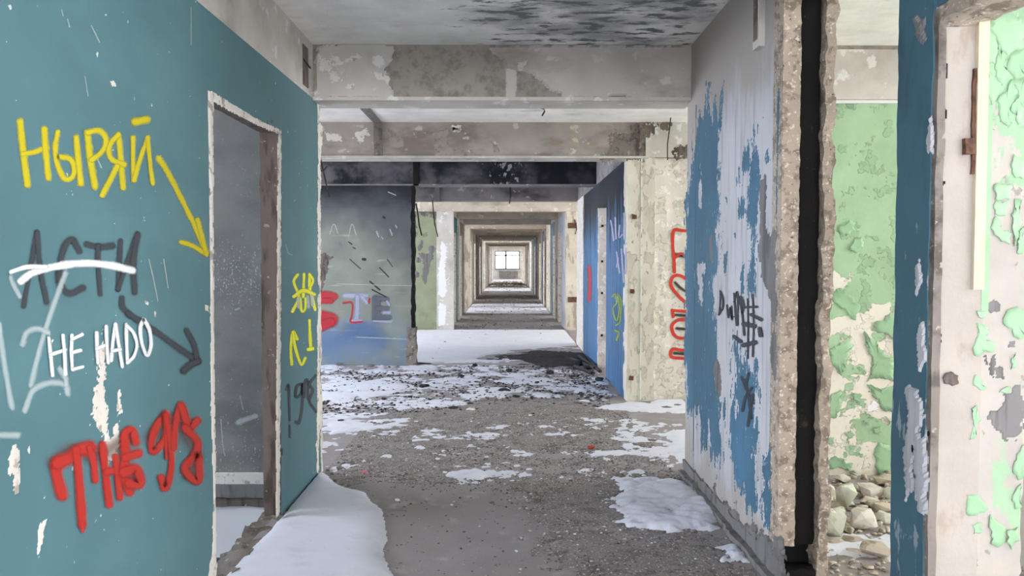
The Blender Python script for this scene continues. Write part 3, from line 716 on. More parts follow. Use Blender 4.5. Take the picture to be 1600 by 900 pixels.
GG(s_soot, [(2, zA([(165, 295), (180, 305)])), (2, zA([(310, 415), (352, 458)])), (3, zA([(265, 480), (310, 518)])), (2.5, zA([(275, 518), (340, 552)])), (2, zA([(185, 320), (195, 325)])), (5, zA([(232, 375), (240, 376)])), (4, zA([(328, 178), (332, 180)])), (1.5, zA([(345, 375), (370, 410)])), (1.5, zA([(170, 375), (220, 420)]))], 'dark scratches')
GG(s_scratch, [(2.5, zA([(295, 245), (305, 270)])), (2.5, zA([(358, 235), (368, 262)])), (2, zA([(384, 215), (390, 228)])), (2, zA([(318, 272), (325, 278)])), (2, zA([(350, 60), (385, 75)])), (1.5, zA([(75, 260), (95, 210), (115, 255)])), (1.5, zA([(165, 270), (180, 210), (200, 260)])), (1.5, zA([(110, 490), (250, 495), (460, 500)])), (1.5, zA([(200, 740), (440, 750)]))], 'pale scratches')
patch('bare_patch', 'y', yg, [Gy(*p) for p in zA([(20, 350), (55, 345), (75, 360), (88, 368), (72, 385), (68, 430), (52, 470), (40, 530), (20, 530)])], .003, m_jamb, wg, .03, .15, 90, -1)

# ---- olive wall further on
yo = YB(4) + .02
wo = MB().box(XO_L, -1.52, yo, yo + .1, 0, BB).build('wall_olive', m_olive)
structure(wo, 'olive green cross wall with grey bare patches', 'wall')
Oy = lambda px, py: on_y(px, py, yo)
for i, pts in enumerate([[(505, 285), (514, 290), (508, 325), (492, 338), (490, 320)], [(540, 315), (560, 312), (572, 330), (556, 350), (570, 372), (545, 385), (540, 440), (528, 495), (515, 490), (512, 460), (520, 400), (495, 355), (492, 345), (520, 352), (545, 345)], [(480, 365), (505, 370), (505, 390), (482, 390)], [(480, 430), (496, 440), (494, 460), (480, 460)]]):
    patch('bare_patch', 'y', yo, [Oy(*p) for p in zA(pts)], .004, m_greyplaster, wo, .04, .12, 100 + i, -1)
MB().box(-1.56, -1.2, yo - .06, yo + .25, 0, BB).build('column', m_plaster, wo)
for i, pts in enumerate([[(600, 290), (625, 320), (615, 420), (625, 520), (610, 560), (585, 540), (586, 420), (595, 370)], [(585, 575), (620, 590), (618, 680), (585, 690)]]):
    patch('white_patch', 'y', yo - .06, [on_y(a, b, yo - .06) for a, b in zA(pts)], .004, m_lower_white, wo, .04, .15, 110 + i, -1)

# ---- near wall on the other side with peeling blue paint and the broken end
RY0, RY1, RX1 = 3.40, 5.20, 1.26 + .235
R_ = lambda px, py: on_x(px, py, XR)
def rp(pts): return [R_(*p) for p in pts]
wr = MB().box(XR, RX1 - .03, RY0 + .10, RY1, 0, H - .004).build('wall_right', m_whiteblue)
structure(wr, 'corridor wall with peeling petrol-blue paint and a broken concrete end', 'wall')
def endkeep(p):
    return .25 if p.x < XR + .012 else 1.0
def kb(p):
    return Vector((.12 if p.x < XR + .02 else .7, 1.0, .5))
e1 = rough_box('broken_end', XR - .001, XR + .08, RY0, RY0 + .12, .175, H - .01, .014, .006, m_aggregate, wr, 11, 26, keep=kb)
e1['label'] = 'tan crumbling concrete edge of the wall'
e2 = rough_box('broken_end', RX1 - .048, RX1, RY0 - .01, RY0 + .14, .16, H - .01, .014, .017, m_aggregate, wr, 12, 8)
e2['label'] = 'ragged outer concrete edge of the wall'
e3 = rough_box('tarred_slot', XR + .07, RX1 - .05, RY0 + .035, RY0 + .12, .17, H - .01, .05, .006, m_tar, wr, 13, 9)
e3['label'] = 'black tarred slot in the wall end'
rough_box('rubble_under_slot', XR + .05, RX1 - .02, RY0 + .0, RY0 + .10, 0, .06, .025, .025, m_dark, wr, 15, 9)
MB().box(XR + .03, RX1 - .03, RY0 + .099, RY0 + .115, 0, .2).build('void_shade_sheet', m_dark, wr)  # near-black sheet; the darkness of the void is its colour
rough_box('broken_end', RX1 - .05, RX1 + .0, RY0 - .01, RY0 + .1, 0, .17, .025, .02, m_aggregate, wr, 16, 9)
rough_box('broken_base', XR - .012, XR + .03, RY0 + .02, RY1, 0, .10, .03, .012, m_greyplaster, wr, 14, 8)
patch('bare_base', 'x', XR, rp([(1072, 740), (1090, 752), (1205, 850), (1222, 862), (1225, 960), (1200, 930), (1087, 760)]), .012, m_greyplaster, wr, .02, .3, 190, -1)
bb = rough_box('baseboard_right', XR - .05, XR - .0, RY0 - .03, RY1 - .05, 0, .035, .016, .012, m_greyplaster, None, 17, 6)
structure(bb, 'crumbled grey plaster skirting along the peeling blue wall', 'baseboard')
blues = [
    [(1078, 270), (1086, 240), (1090, 190), (1100, 165), (1106, 145), (1110, 142), (1110, 170), (1119, 172), (1123, 195), (1123, 290), (1121, 330), (1124, 420), (1116, 430), (1111, 445), (1117, 470), (1119, 520), (1120, 600), (1124, 650), (1127, 700), (1122, 730), (1116, 715), (1108, 705), (1098, 690), (1092, 660), (1086, 640), (1074, 640), (1072, 560), (1072, 330)],
    [(1153, 280), (1162, 247), (1170, 243), (1177, 243), (1183, 203), (1188, 203), (1187, 233), (1183, 263), (1188, 277), (1187, 307), (1188, 333), (1188, 390), (1180, 387), (1177, 353), (1163, 347), (1153, 330), (1155, 317), (1167, 313), (1167, 293), (1170, 287), (1167, 270), (1160, 267), (1157, 287)],
    [(1158, 463), (1157, 447), (1160, 413), (1163, 417), (1163, 460)],
    [(1168, 450), (1175, 393), (1180, 403), (1180, 460), (1170, 460)],
    [(1146, 525), (1152, 530), (1154, 560), (1168, 570), (1182, 578), (1181, 640), (1182, 700), (1184, 730), (1180, 800), (1174, 808), (1166, 795), (1160, 775), (1150, 750), (1143, 720), (1142, 680), (1144, 640), (1146, 600)],
    [(1193, 712), (1207, 700), (1206, 760), (1203, 830), (1196, 822), (1190, 800), (1193, 760)],
    [(1126, 150), (1130, 130), (1129, 160), (1126, 205), (1122, 200), (1125, 170)],
    [(1196, 250), (1199, 235), (1202, 250), (1201, 258)],
    [(1215, 140), (1219, 134), (1217, 200), (1214, 350), (1212, 330), (1214, 230)],
    [(1131, 400), (1136, 395), (1134, 430), (1131, 425)], [(1147, 365), (1150, 365), (1149, 372)], [(1134, 310), (1137, 308), (1136, 318)],
    [(1130, 635), (1133, 620), (1134, 650), (1131, 655)],
]
for i, pts in enumerate(blues):
    patch('paint_patch', 'x', XR, rp(pts), .0022, m_bluepaint, wr, .016, .42, 130 + i, -1, stretch=(2.0, .8))
for i, pts in enumerate([[(1188, 285), (1196, 275), (1198, 300), (1197, 350), (1203, 365), (1212, 360), (1214, 500), (1212, 600), (1205, 560), (1207, 510), (1205, 470), (1196, 455), (1189, 430), (1187, 360)], [(1114, 575), (1121, 560), (1126, 575), (1127, 610), (1124, 620), (1117, 605)], [(1108, 370), (1113, 365), (1114, 400), (1110, 428)]]):
    patch('bare_patch', 'x', XR, rp(pts), .0028, m_greyplaster, wr, .02, .12, 150 + i, -1)
for i, pts in enumerate([[(1092, 300), (1096, 270), (1098, 300), (1096, 330), (1092, 320)], [(1091, 415), (1098, 408), (1103, 420), (1098, 432), (1100, 470), (1097, 480), (1092, 470)], [(1084, 180), (1088, 170), (1090, 200), (1086, 235), (1082, 230)], [(1108, 640), (1112, 700), (1106, 690)], [(1150, 620), (1153, 625), (1151, 660), (1148, 650)]]):
    patch('flaked_patch', 'x', XR, rp(pts), .0032, m_whiteblue, wr, .014, .25, 160 + i, -1)
MB().box(XR - .0035, XR + .001, 4.955, 4.965, .05, 2.55).build('corner_groove', m_darkteal, wr)
MB().box(XR - .03, XR + .002, RY0 + .25, RY0 + .34, 2.56, H).build('niche', m_plaster, wr)
MB().box(XR - .032, XR, RY0 + .27, RY0 + .33, 2.6, H).build('niche_shade', m_jamb, wr)  # raised dark box; the shade of the recess is painted on
def zB(pts): return [(1060 + x / 3, 400 + y / 3) for x, y in pts]
graffiti('graffiti', [(3, zB([(200, 165), (212, 200), (210, 240), (192, 275)])), (2.2, zB([(200, 165), (198, 220), (192, 275)])), (2.5, zB([(230, 230), (238, 290), (246, 240), (254, 300), (252, 235)])), (2.5, zB([(276, 325), (268, 240), (264, 175)])), (2.5, zB([(264, 215), (280, 170), (280, 325)])), (2, zB([(262, 285), (282, 282)])),
    (3, zB([(312, 370), (302, 270), (290, 200), (300, 195), (310, 240), (302, 265)])), (2.2, zB([(328, 200), (330, 340), (328, 480)])), (2.2, zB([(352, 180), (356, 320), (352, 470)])), (3.5, zB([(318, 240), (372, 238)])), (5, zB([(345, 275), (392, 298)])), (7, zB([(310, 318), (360, 328)])), (7, zB([(310, 418), (365, 405)])), (6, zB([(266, 378), (295, 400)])), (6, zB([(385, 340), (390, 372)]))],
    R_, (-1, 0, 0), s_marker, wr, .0045, 'black marker lettering running sideways', 1.2)
graffiti('graffiti', [(4, zB([(300, 568), (330, 640), (355, 690)])), (4, zB([(318, 580), (336, 690), (346, 760)])), (4, zB([(348, 618), (318, 660), (304, 725)])), (4, zB([(352, 650), (340, 720), (330, 795)])), (3.5, zB([(332, 550), (318, 620)]))], R_, (-1, 0, 0), s_marker, wr, .0045, 'black hash sign', 1.2)

# ---- stub with dark teal paint and the scraped end
PY0, PY1 = 2.18, 2.39
ps = MB(); ps.box(XR + .003, XR + .155, PY0 + .01, PY1 - .01, 0, H)
wp = ps.build('wall_stub', m_reveal)
structure(wp, 'wall stub between two openings with dark teal paint and scraped plaster', 'wall')
rough_box('painted_face', XR - .004, XR + .03, PY0 + .02, PY1, 0, H, .03, .008, m_darkteal, wp, 21, 8, keep=lambda p: Vector((.03, 1.0, .3)))
rough_box('corner_bead', XR + .000, XR + .024, PY0 - .002, PY0 + .03, .0, 2.24, .03, .003, m_concrete, wp, 22, 8)
for i, pts in enumerate([[(1449, 218), (1453, 180), (1458, 210), (1457, 240), (1450, 236)], [(1430, 420), (1436, 405), (1440, 440), (1432, 460)], [(1436, 506), (1444, 500), (1446, 560), (1437, 580), (1433, 545)], [(1414, 600), (1432, 605), (1440, 640), (1434, 690), (1425, 760), (1415, 780), (1412, 700), (1420, 660)], [(1424, 690), (1446, 680), (1446, 800), (1434, 800)], [(1428, 30), (1442, 28), (1446, 70), (1436, 60)]]):
    patch('bare_patch', 'x', XR - .006, [on_x(a, b, XR - .006) for a, b in pts], .004, m_whiteblue if i < 5 else m_greyplaster, wp, .014, .22, 180 + i, -1)
# lintel over the nearer doorway
rough_box('lintel', XR - .004, XR + .15, 1.0, PY0 + .03, 2.20, 2.26, .035, .018, m_aggregate, wp, 24, 8)
MB().box(XR, XR + .15, .95, PY0 + .012, 2.25, H).build('wall_over_door', m_darkteal, wp)
MB().box(XR + .118, XR + .150, PY0 - .004, PY0 + .012, 1.42, 2.22).build('cream_strip', m_cream, wp)
rough_box('rust_stain_strip', XR + .108, XR + .118, PY0 + .002, PY0 + .012, 1.76, 2.07, .012, .003, m_rust, wp, 25, 20)
rough_box('timber_plug', XR + .082, XR + .112, PY0 - .006, PY0 + .012, 1.82, 1.865, .012, .004, m_rust, wp, 26, 12)
# cross wall carrying green paint, ending raggedly
sg = rough_box('wall_stub', XR + .15, 1.545, PY0 + .012, PY1 - .02, 0, H, .03, .014, m_stubwall, None, 27, 8, keep=lambda p: Vector((1.2, .12, .2)) if p.x > 1.5 else Vector((0, .1, 0)))
MB().box(2.35, XO_R, PY0 + .02, PY1 - .02, 0, H).build('wall_panel', m_stubwall, sg)  # unseen partition added to keep light out of the green room
structure(sg, 'scraped plaster wall with curling mint green paint flakes', 'wall')
ygs = PY0 + .012
S_ = lambda px, py: on_y(px, py, ygs)
MB().box(XR + .150, XR + .172, ygs - .003, ygs + .004, 1.35, 2.3).build('green_edge_strip', m_mint, sg)
def flake(plane, val, pts3, mat, parent, seed, lift=.008, normal=-1, name='paint_flake'):
    """a curling paint flake: flat on the wall in its middle, edges standing off"""
    rnd = random.Random(seed)
    ax = 'xyz'.index(plane); o2 = [i for i in range(3) if i != ax]
    ol = jag([(p[o2[0]], p[o2[1]]) for p in pts3], .009, .22, seed)
    c = Vector((sum(q[0] for q in ol) / len(ol), sum(q[1] for q in ol) / len(ol)))
    n = len(ol); v = []
    ph = rnd.uniform(0, 6.28)
    def P(q, h):
        r = [0, 0, 0]; r[ax] = val + normal * h; r[o2[0]] = q[0]; r[o2[1]] = q[1]; return tuple(r)
    lifts = [lift * (.35 + .65 * max(0, math.sin(6.28 * i / n + ph))) for i in range(n)]
    for top in (1, 0):
        for i, q in enumerate(ol): v.append(P(q, lifts[i] + top * .0018))
        for i, q in enumerate(ol): v.append(P(c + (Vector(q) - c) * .62, .002 + top * .0015))
        v.append(P(c, .001 + top * .0015 + .25 * lift))
    f = []
    B = 2 * n + 1
    for i in range(n):
        j = (i + 1) % n
        f += [(i, j, n + j, n + i), (n + i, n + j, 2 * n), (B + i, B + n + i, B + n + j, B + j), (i, B + i, B + j, j)]
    me = bpy.data.meshes.new(name); me.from_pydata(v, [], f); me.materials.append(mat)
    bm = bmesh.new(); bm.from_mesh(me); bmesh.ops.recalc_face_normals(bm, faces=bm.faces); bm.to_mesh(me); bm.free()
    me.polygons.foreach_set('use_smooth', [True] * len(me.polygons))
    return link(name, me, parent)
def zC(pts): return [(1440 + x / 2, y / 2) for x, y in pts]
def zD(pts): return [(1440 + x / 2, 450 + y / 2) for x, y in pts]
fl_c = [[(200, 40), (260, 15), (310, 60), (315, 150), (270, 180), (235, 130), (205, 90)], [(235, 130), (270, 175), (262, 200), (275, 230), (250, 268), (230, 240), (232, 180)],
    [(270, 180), (318, 150), (320, 240), (290, 250), (268, 225)], [(240, 300), (275, 250), (300, 290), (272, 340), (275, 390), (245, 380), (240, 340)], [(275, 250), (318, 240), (320, 340), (300, 390), (275, 340), (300, 295)],
    [(226, 575), (275, 575), (272, 625), (228, 625)], [(228, 628), (270, 628), (266, 672), (230, 672)], [(212, 710), (230, 676), (252, 720), (280, 730), (270, 765), (245, 755)], [(284, 480), (318, 500), (316, 560), (290, 555)], [(288, 622), (312, 622), (308, 700), (285, 770), (280, 720)], [(300, 720), (320, 705), (320, 790), (300, 795), (295, 755)], [(205, 95), (230, 130), (228, 200), (205, 200)], [(200, 210), (232, 240), (240, 290), (215, 330), (198, 300)]]
patch('paint_patch', 'y', ygs, [S_(*p) for p in zC([(196, 60), (215, 30), (255, 10), (300, 45), (330, 60), (330, 385), (300, 395), (270, 400), (240, 385), (205, 330), (196, 200)])], .002, m_mint, sg, .014, .3, 199, -1)
for i, pts in enumerate(fl_c):
    flake('y', ygs, [S_(*p) for p in zC(pts)], m_mint, sg, 200 + i, .005)
fl_d = [[(168, 110), (205, 125), (205, 165), (228, 180), (218, 200), (190, 195), (180, 212), (165, 212)], [(258, 85), (275, 65), (320, 70), (320, 150), (300, 160), (282, 130), (262, 120)], [(152, 375), (170, 365), (184, 410), (170, 460), (148, 475)], [(138, 645), (180, 650), (205, 690), (170, 708), (138, 705)],
    [(212, 705), (250, 740), (262, 770), (245, 805), (215, 800)], [(262, 760), (300, 745), (302, 790), (280, 818), (262, 795)], [(280, 660), (308, 610), (312, 680), (290, 690)], [(285, 550), (312, 490), (318, 580), (298, 600)], [(155, 740), (185, 735), (188, 760), (160, 768)], [(278, 220), (290, 200), (288, 250), (276, 255)], [(165, 270), (185, 290), (200, 310), (180, 318), (158, 300)], [(240, 325), (275, 305), (265, 330)], [(170, 70), (200, 72), (198, 92), (175, 90)]]
for i, pts in enumerate(fl_d):
    flake('y', ygs, [S_(*p) for p in zD(pts)], m_mint, sg, 230 + i, .005)
for i, pts in enumerate([[(190, 45), (240, 40), (245, 70), (215, 78), (200, 65)], [(195, 215), (205, 200), (208, 240), (198, 245)], [(215, 210), (230, 205), (226, 285), (214, 270)], [(232, 250), (255, 245), (255, 285), (235, 280)], [(260, 330), (300, 305), (320, 330), (318, 460), (270, 470), (225, 440), (215, 390), (255, 370)], [(270, 165), (290, 165), (288, 185), (272, 182)]]):
    patch('bare_patch', 'y', ygs, [S_(*p) for p in zD(pts)], .0012, m_greyplaster, sg, .012, .22, 260 + i, -1)
R2 = lambda px, py: on_y(px, py, PY0 + .009)
for i, pts in enumerate([[(66, 275), (88, 260), (108, 272), (110, 295), (92, 306), (68, 298)]]):
    flake('y', PY0 + .009, [R2(*p) for p in zD(pts)], m_jamb, wp, 270 + i, .01, name='concrete_spall')
for i, (x, y, w, h) in enumerate([(1467, 524, 4, 24), (1461, 584, 6, 16), (1461, 628, 5, 24), (1456, 684, 5, 20), (1475, 176, 4, 10), (1471, 290, 6, 10), (1477, 110, 6, 16)]):
    patch('hole', 'y', PY0 + .004, [on_y(x + a * w / 2, y + b * h / 2, PY0 + .004) for a, b in ((-1, -.6), (0, -1), (1, -.5), (.8, .6), (0, 1), (-.9, .5))], .003, m_dark, wp, .008, .25, 280 + i, -1)  # raised near-black patches; the shade inside a hole is painted

# ---- green room behind the opening
gw = MB().box(RX1 - .04, XO_R, y0 + .03, y0 + .13, 0, BB).build('wall_green', m_green)
structure(gw, 'mint green flaking wall of the side room above the rubble', 'wall')
yw = y0 + .03
W_ = lambda px, py: on_y(px, py, yw)
MB().box(RX1, XO_R, yw - .02, yw, BB - .02, BB + .005).build('white_ledge', m_lower_white, gw)
def zE(pts): return [(1240 + x / 4.5, 700 + y / 4.5) for x, y in pts]
def zF(pts): return [(1080 + x / 3, 600 + y / 3) for x, y in pts]
def zG(pts): return [(1080 + x / 3, 300 + y / 3) for x, y in pts]
fls = [zF([(850, 330), (880, 270), (950, 290), (968, 340), (965, 410), (900, 420), (875, 430), (865, 370)]), zF([(640, 90), (660, 45), (705, 40), (700, 110), (670, 160), (640, 160)]), zF([(640, 360), (680, 340), (715, 350), (720, 380), (755, 370), (750, 415), (720, 400), (690, 390), (650, 400)]),
    zF([(820, 0), (950, 0), (950, 130), (910, 130), (880, 70), (850, 60)]), zF([(720, 230), (745, 215), (765, 240), (735, 255)]), zF([(850, 200), (890, 195), (895, 225), (855, 230)]), zF([(800, 170), (835, 180), (830, 195)]), zF([(640, 255), (668, 250), (665, 280), (642, 280)]), zF([(780, 320), (805, 325), (795, 345)]), zF([(905, 150), (945, 175), (930, 190)]), zF([(755, 40), (800, 50), (790, 90), (760, 75)]),
    zG([(660, 470), (700, 450), (760, 490), (790, 530), (770, 600), (740, 580), (700, 545), (655, 500)]), zG([(860, 610), (970, 570), (968, 740), (930, 680), (880, 660)]), zG([(645, 740), (700, 705), (760, 720), (720, 790), (700, 860), (645, 800)]), zG([(810, 650), (860, 690), (900, 740), (960, 770), (955, 890), (820, 890)]), zG([(645, 570), (665, 575), (660, 600), (645, 600)]),
    zG([(690, 160), (740, 130), (770, 180), (740, 200), (700, 200)]), zG([(760, 220), (800, 210), (805, 260), (770, 290), (740, 270)])]
for i, pts in enumerate(fls):
    flake('y', yw, [W_(*p) for p in pts], m_mint, gw, 300 + i, .011)
patch('white_patch', 'y', yw, [W_(*p) for p in zF([(810, 115), (850, 80), (885, 95), (870, 125), (830, 132)])], .004, m_lower_white, gw, .02, .15, 330, -1)

# ---- the bay beyond: column and white wall with red letters
wc_y = y1 + .0
ww = MB().box(1.57, XO_R, wc_y + .10, wc_y + .2, 0, BB).build('wall_white', m_plaster_fl)
structure(ww, 'flaking whitewashed cross wall with red outlined letters', 'wall')
MB().box(1.57, 1.72, wc_y + .06, wc_y + .1, 0, BB).build('pilaster', m_plaster_fl, ww)
rough_box('column', 1.285, 1.575, wc_y, wc_y + .26, 0, BB, .06, .008, m_column, ww, 31, 6)
MB().box(1.425, 1.44, wc_y - .008, wc_y + .01, .02, BB).build('column_edge', m_edge, ww)
WY = wc_y + .1
T_ = lambda px, py: on_y(px, py, WY)
def zH(pts): return [(880 + x / 2.143, 240 + y / 2.143) for x, y in pts]
# holes and bolts
for i, (x, y) in enumerate([(238, 211), (232, 461), (228, 752)]):
    p = on_y(*zH([(x, y)])[0], wc_y - .005)
    rough_box('anchor_hole', p.x - .024, p.x + .024, wc_y - .012, wc_y + .01, p.z - .022, p.z + .022, .012, .009, m_rust, ww, 33 + i, 20)
red_st = [(5, zH([(440, 262), (400, 258), (370, 258), (366, 300), (370, 350), (372, 396)])), (5, zH([(372, 350), (395, 335), (420, 355)])),
    (5, zH([(440, 508), (410, 498), (380, 470), (360, 440), (368, 412), (395, 410), (440, 440)])), (5, zH([(440, 530), (365, 525)])), (5, zH([(365, 525), (368, 545)])),
    (5, zH([(440, 560), (390, 556), (364, 575), (370, 605), (395, 618), (440, 610)])), (5, zH([(440, 655), (400, 658), (365, 655), (362, 680), (400, 685), (440, 688)]))]
graffiti('graffiti', red_st, T_, NYm, s_redout, ww, .006, 'red outlined graffiti letters', 1.3)
graffiti('graffiti', [(8, zH([(440, 345), (375, 340)])), (6, zH([(440, 475), (400, 455), (375, 432)])), (6, zH([(440, 545), (375, 540)])), (6, zH([(440, 590), (380, 585)])), (7, zH([(440, 672), (372, 668)]))], T_, NYm, s_blackfill, ww, .004, 'black fill inside the red letters', 1.2)

# ---- blue wall with soot and a doorway
XB = 1.285
BD0, BD1 = 9.62, 10.5
mb = MB(); wall_with_holes(mb, 'x', XB, XB + .12, wc_y + .2, 12.45, 0, BB, [(BD0, BD1, 0, 2.27)])
wb = mb.build('wall_blue', m_bluewall)
structure(wb, 'blue corridor wall blackened by soot at its top, with a doorway', 'wall')
MB().box(XB, XB + .12, wc_y + .2, 13.6, BB, H).build('upper_band', m_beam_smoke, wb)
rough_box('door_reveal', XB + .0, XB + .13, BD1 - .03, BD1 + .02, 0, 2.27, .05, .006, m_plaster_fl, wb, 35, 8)
rough_box('end_pier', XB - .015, XB + .14, 12.44, 13.55, 0, BB, .08, .008, m_plaster_fl, wb, 36, 5)
for z in (.45, 1.05, 1.5, 2.0):
    MB().box(XB + .04, XB + .07, BD1 - .04, BD1 - .03, z, z + .03).build('hinge_hole', m_dark, wb)  # small near-black boxes carry the shade of hinge holes
B_ = lambda px, py: on_x(px, py, XB)
graffiti('graffiti', [(3, zH([(160, 225), (165, 250), (170, 290)])), (3, zH([(175, 215), (178, 285)])), (2.5, zH([(190, 240), (188, 280), (200, 270)])), (3, zH([(205, 200), (208, 290)])), (3, zH([(180, 330), (190, 400)])), (3, zH([(196, 320), (204, 430)])), (2.5, zH([(186, 350), (180, 380)])), (3, zH([(212, 300), (210, 400)]))], B_, (-1, 0, 0), s_lilac, wb, .004, 'lilac spray scribbles')
graffiti('graffiti', [(2.5, zH([(165, 480), (175, 470), (180, 500), (168, 520), (180, 560), (190, 520), (185, 470), (195, 500), (192, 560), (178, 575)])), (3, zH([(175, 592), (188, 600), (180, 625)]))], B_, (-1, 0, 0), s_olive, wb, .005, 'yellow-green scribbled tag')
graffiti('graffiti', [(5, zH([(88, 380), (90, 430), (88, 490)]))], B_, (-1, 0, 0), s_crimson, wb, .005, 'crimson vertical spray streak')

# ---- pier of the next frame
wk = MB().box(1.6, XO_R, YB(4) + .02, YB(4) + .12, 0, BB).build('wall_cream', m_farcream)
structure(wk, 'cream cross wall with rust-brown bands behind the blue wall', 'wall')
rough_box('column', 1.29, 1.64, YB(4) - .03, YB(4) + .25, 0, BB, .1, .008, m_farcream, wk, 41, 5)
for z in (2.25, .62):
    MB().box(1.33, 1.62, YB(4) - .045, YB(4) - .03, z, z + .12).build('steel_band', m_rust, wk)

# ---- the long tunnel of frames: corridor walls bay by bay
XF_L, XF_R = -1.30, 1.29
left_m = {4: m_farteal, 5: m_farbrown, 6: None, 7: m_farcream, 8: m_farcream, 9: m_farbrown, 10: m_farbrown, 11: m_farcream, 12: None, 13: m_farcream, 14: m_farcream, 15: m_farbrown, 16: m_plaster, 17: None, 18: m_plaster, 19: None, 20: m_plaster}
right_m = {4: m_farlilac, 5: m_farblue, 6: m_farcream, 7: m_farblue, 8: m_farcream, 9: m_farblue, 10: m_farblue, 11: m_farblue, 12: None, 13: m_farblue, 14: m_farcream, 15: m_farcream, 16: m_plaster, 17: None, 18: m_plaster, 19: None, 20: m_plaster}
tone = {id(m_farteal): 'teal', id(m_farbrown): 'brown-grey', id(m_farcream): 'cream', id(m_farblue): 'worn blue', id(m_farlilac): 'lilac-white', id(m_plaster): 'pale grey'}
order = ['first', 'second', 'third', 'fourth', 'fifth', 'sixth', 'seventh', 'eighth', 'ninth', 'tenth', 'eleventh', 'twelfth', 'thirteenth', 'fourteenth', 'fifteenth', 'sixteenth', 'seventeenth']
for side, table, xf, dx in (('left', left_m, XF_L, -1), ('right', right_m, XF_R, 1)):
    n = 0
    where = 'olive wall side' if side == 'left' else 'blue wall side'
    for k in range(4, 21):
        mt = table[k]
        a, b = YB(k) + .25, YB(k + 1)
        x0, x1 = sorted((xf, xf + dx * .12))
        root = None
        if mt is not None:
            mb = MB()
            door = (a + (.5 if k % 2 else 1.1), a + (1.5 if k % 2 else 2.0), 0, 2.25) if k not in (9, 15) else None
            wall_with_holes(mb, 'x', x0, x1, a, b, 0, BB, [door] if door else [])
            root = mb.build('wall_' + side, mt)
            structure(root, '%s wall panel of the distant corridor, %s bay on the %s' % (tone[id(mt)], order[k - 4], where), 'wall')
            if door:
                MB().box(x0 - .01, x1 + .01, door[1] - .03, door[1] + .02, 0, 2.25).build('door_reveal', m_edge, root)
                if k == 4:
                    for z in (.5, 1.6): MB().box(x0, x1, a + .5, a + .56, z, z + .08).build('hole', m_dark, root)  # holes drawn as near-black boxes, shade given by colour
        # pier in front of each panel
        px0, px1 = sorted((xf - dx * (.02 + .03 * (k % 2)), xf + dx * .2))
        pm = (m_farcream, m_plaster_fl, m_plaster, m_farcream, m_farbrown)[(k * 2 + (side == 'left')) % 5]
        if k > 4:
            pr = rough_box('pier' if root else 'wall_pier', px0, px1, YB(k) - .02, YB(k) + .26, 0, BB, .12, .008, pm, root, 50 + k, 5)
            if not root: structure(pr, 'concrete pier of an open bay, %s frame on the %s' % (order[k - 4], where), 'wall')
        if root: MB().box(x0, x1, a, b, BB, H).build('upper_band', m_beam_far, root)

# ================================================================== snow, ash and chips on the floor
def field(polys, X, Y, soft):
    r = np.zeros(X.shape)
    for dens, pp in polys:
        poly = [(on_z(*p).x, on_z(*p).y) for p in pp]
        d = edge_dist(poly, X, Y); s = np.where(inside(poly, X, Y), d, -d)
        r = np.maximum(r, dens * np.clip(.5 + s / (2 * soft), 0, 1))
    return r
def fnoise(X, Y, f, seed, octv=5):
    out = np.empty(X.shape)
    it = np.nditer([X, Y], flags=['multi_index'])
    for x, y in it:
        out[it.multi_index] = noise.fractal(Vector((float(x) * f, float(y) * f * 1.25, seed * 5.3)), .55, 2.0, octv)
    return out
snow_polys = [
    (1.35, [(498, 742), (530, 765), (560, 772), (585, 797), (597, 830), (590, 862), (602, 900), (610, 1050), (150, 1050), (345, 905), (420, 838), (440, 815), (470, 775)]),
    (.53, [(200, 690), (500, 668), (640, 645), (800, 622), (966, 630), (945, 560), (900, 530), (640, 562), (200, 566)]),
    (.95, [(600, 508), (905, 503), (905, 540), (800, 548), (740, 562), (640, 572), (600, 560)]),
    (.74, [(200, 610), (480, 600), (620, 595), (660, 610), (560, 628), (490, 640), (200, 650)]),
    (.80, [(470, 690), (518, 692), (512, 722), (498, 730), (470, 740)]),
    (1.1, [(925, 638), (985, 628), (1075, 636), (1075, 646), (1000, 643)]), (1.1, [(1018, 612), (1140, 612), (1140, 642), (1018, 636)]),
    (.57, [(960, 655), (1085, 660), (1085, 745), (1040, 735), (1000, 720), (930, 690)]), (.78, [(1040, 668), (1100, 668), (1100, 735), (1040, 728)]),
    (.76, [(950, 745), (1075, 748), (1130, 790), (1125, 830), (1010, 835), (960, 800)]),
    (.40, [(500, 655), (1070, 650), (1080, 760), (900, 760), (500, 740)]),
    (.60, [(770, 690), (860, 698), (840, 720), (780, 720)]), (.50, [(500, 655), (660, 650), (620, 700), (500, 690)]), (.52, [(1120, 830), (1170, 850), (1210, 905), (1110, 890)]),
    (.52, [(840, 735), (960, 740), (940, 760), (850, 752)]),
    (1.0, [(1275, 838), (1420, 838), (1420, 872), (1340, 868), (1275, 862)]),
    (.62, [(715, 483), (880, 483), (884, 492), (712, 492)]), (.55, [(705, 500), (890, 500), (900, 512), (690, 512)])]
ash_center = on_z(872, 560)
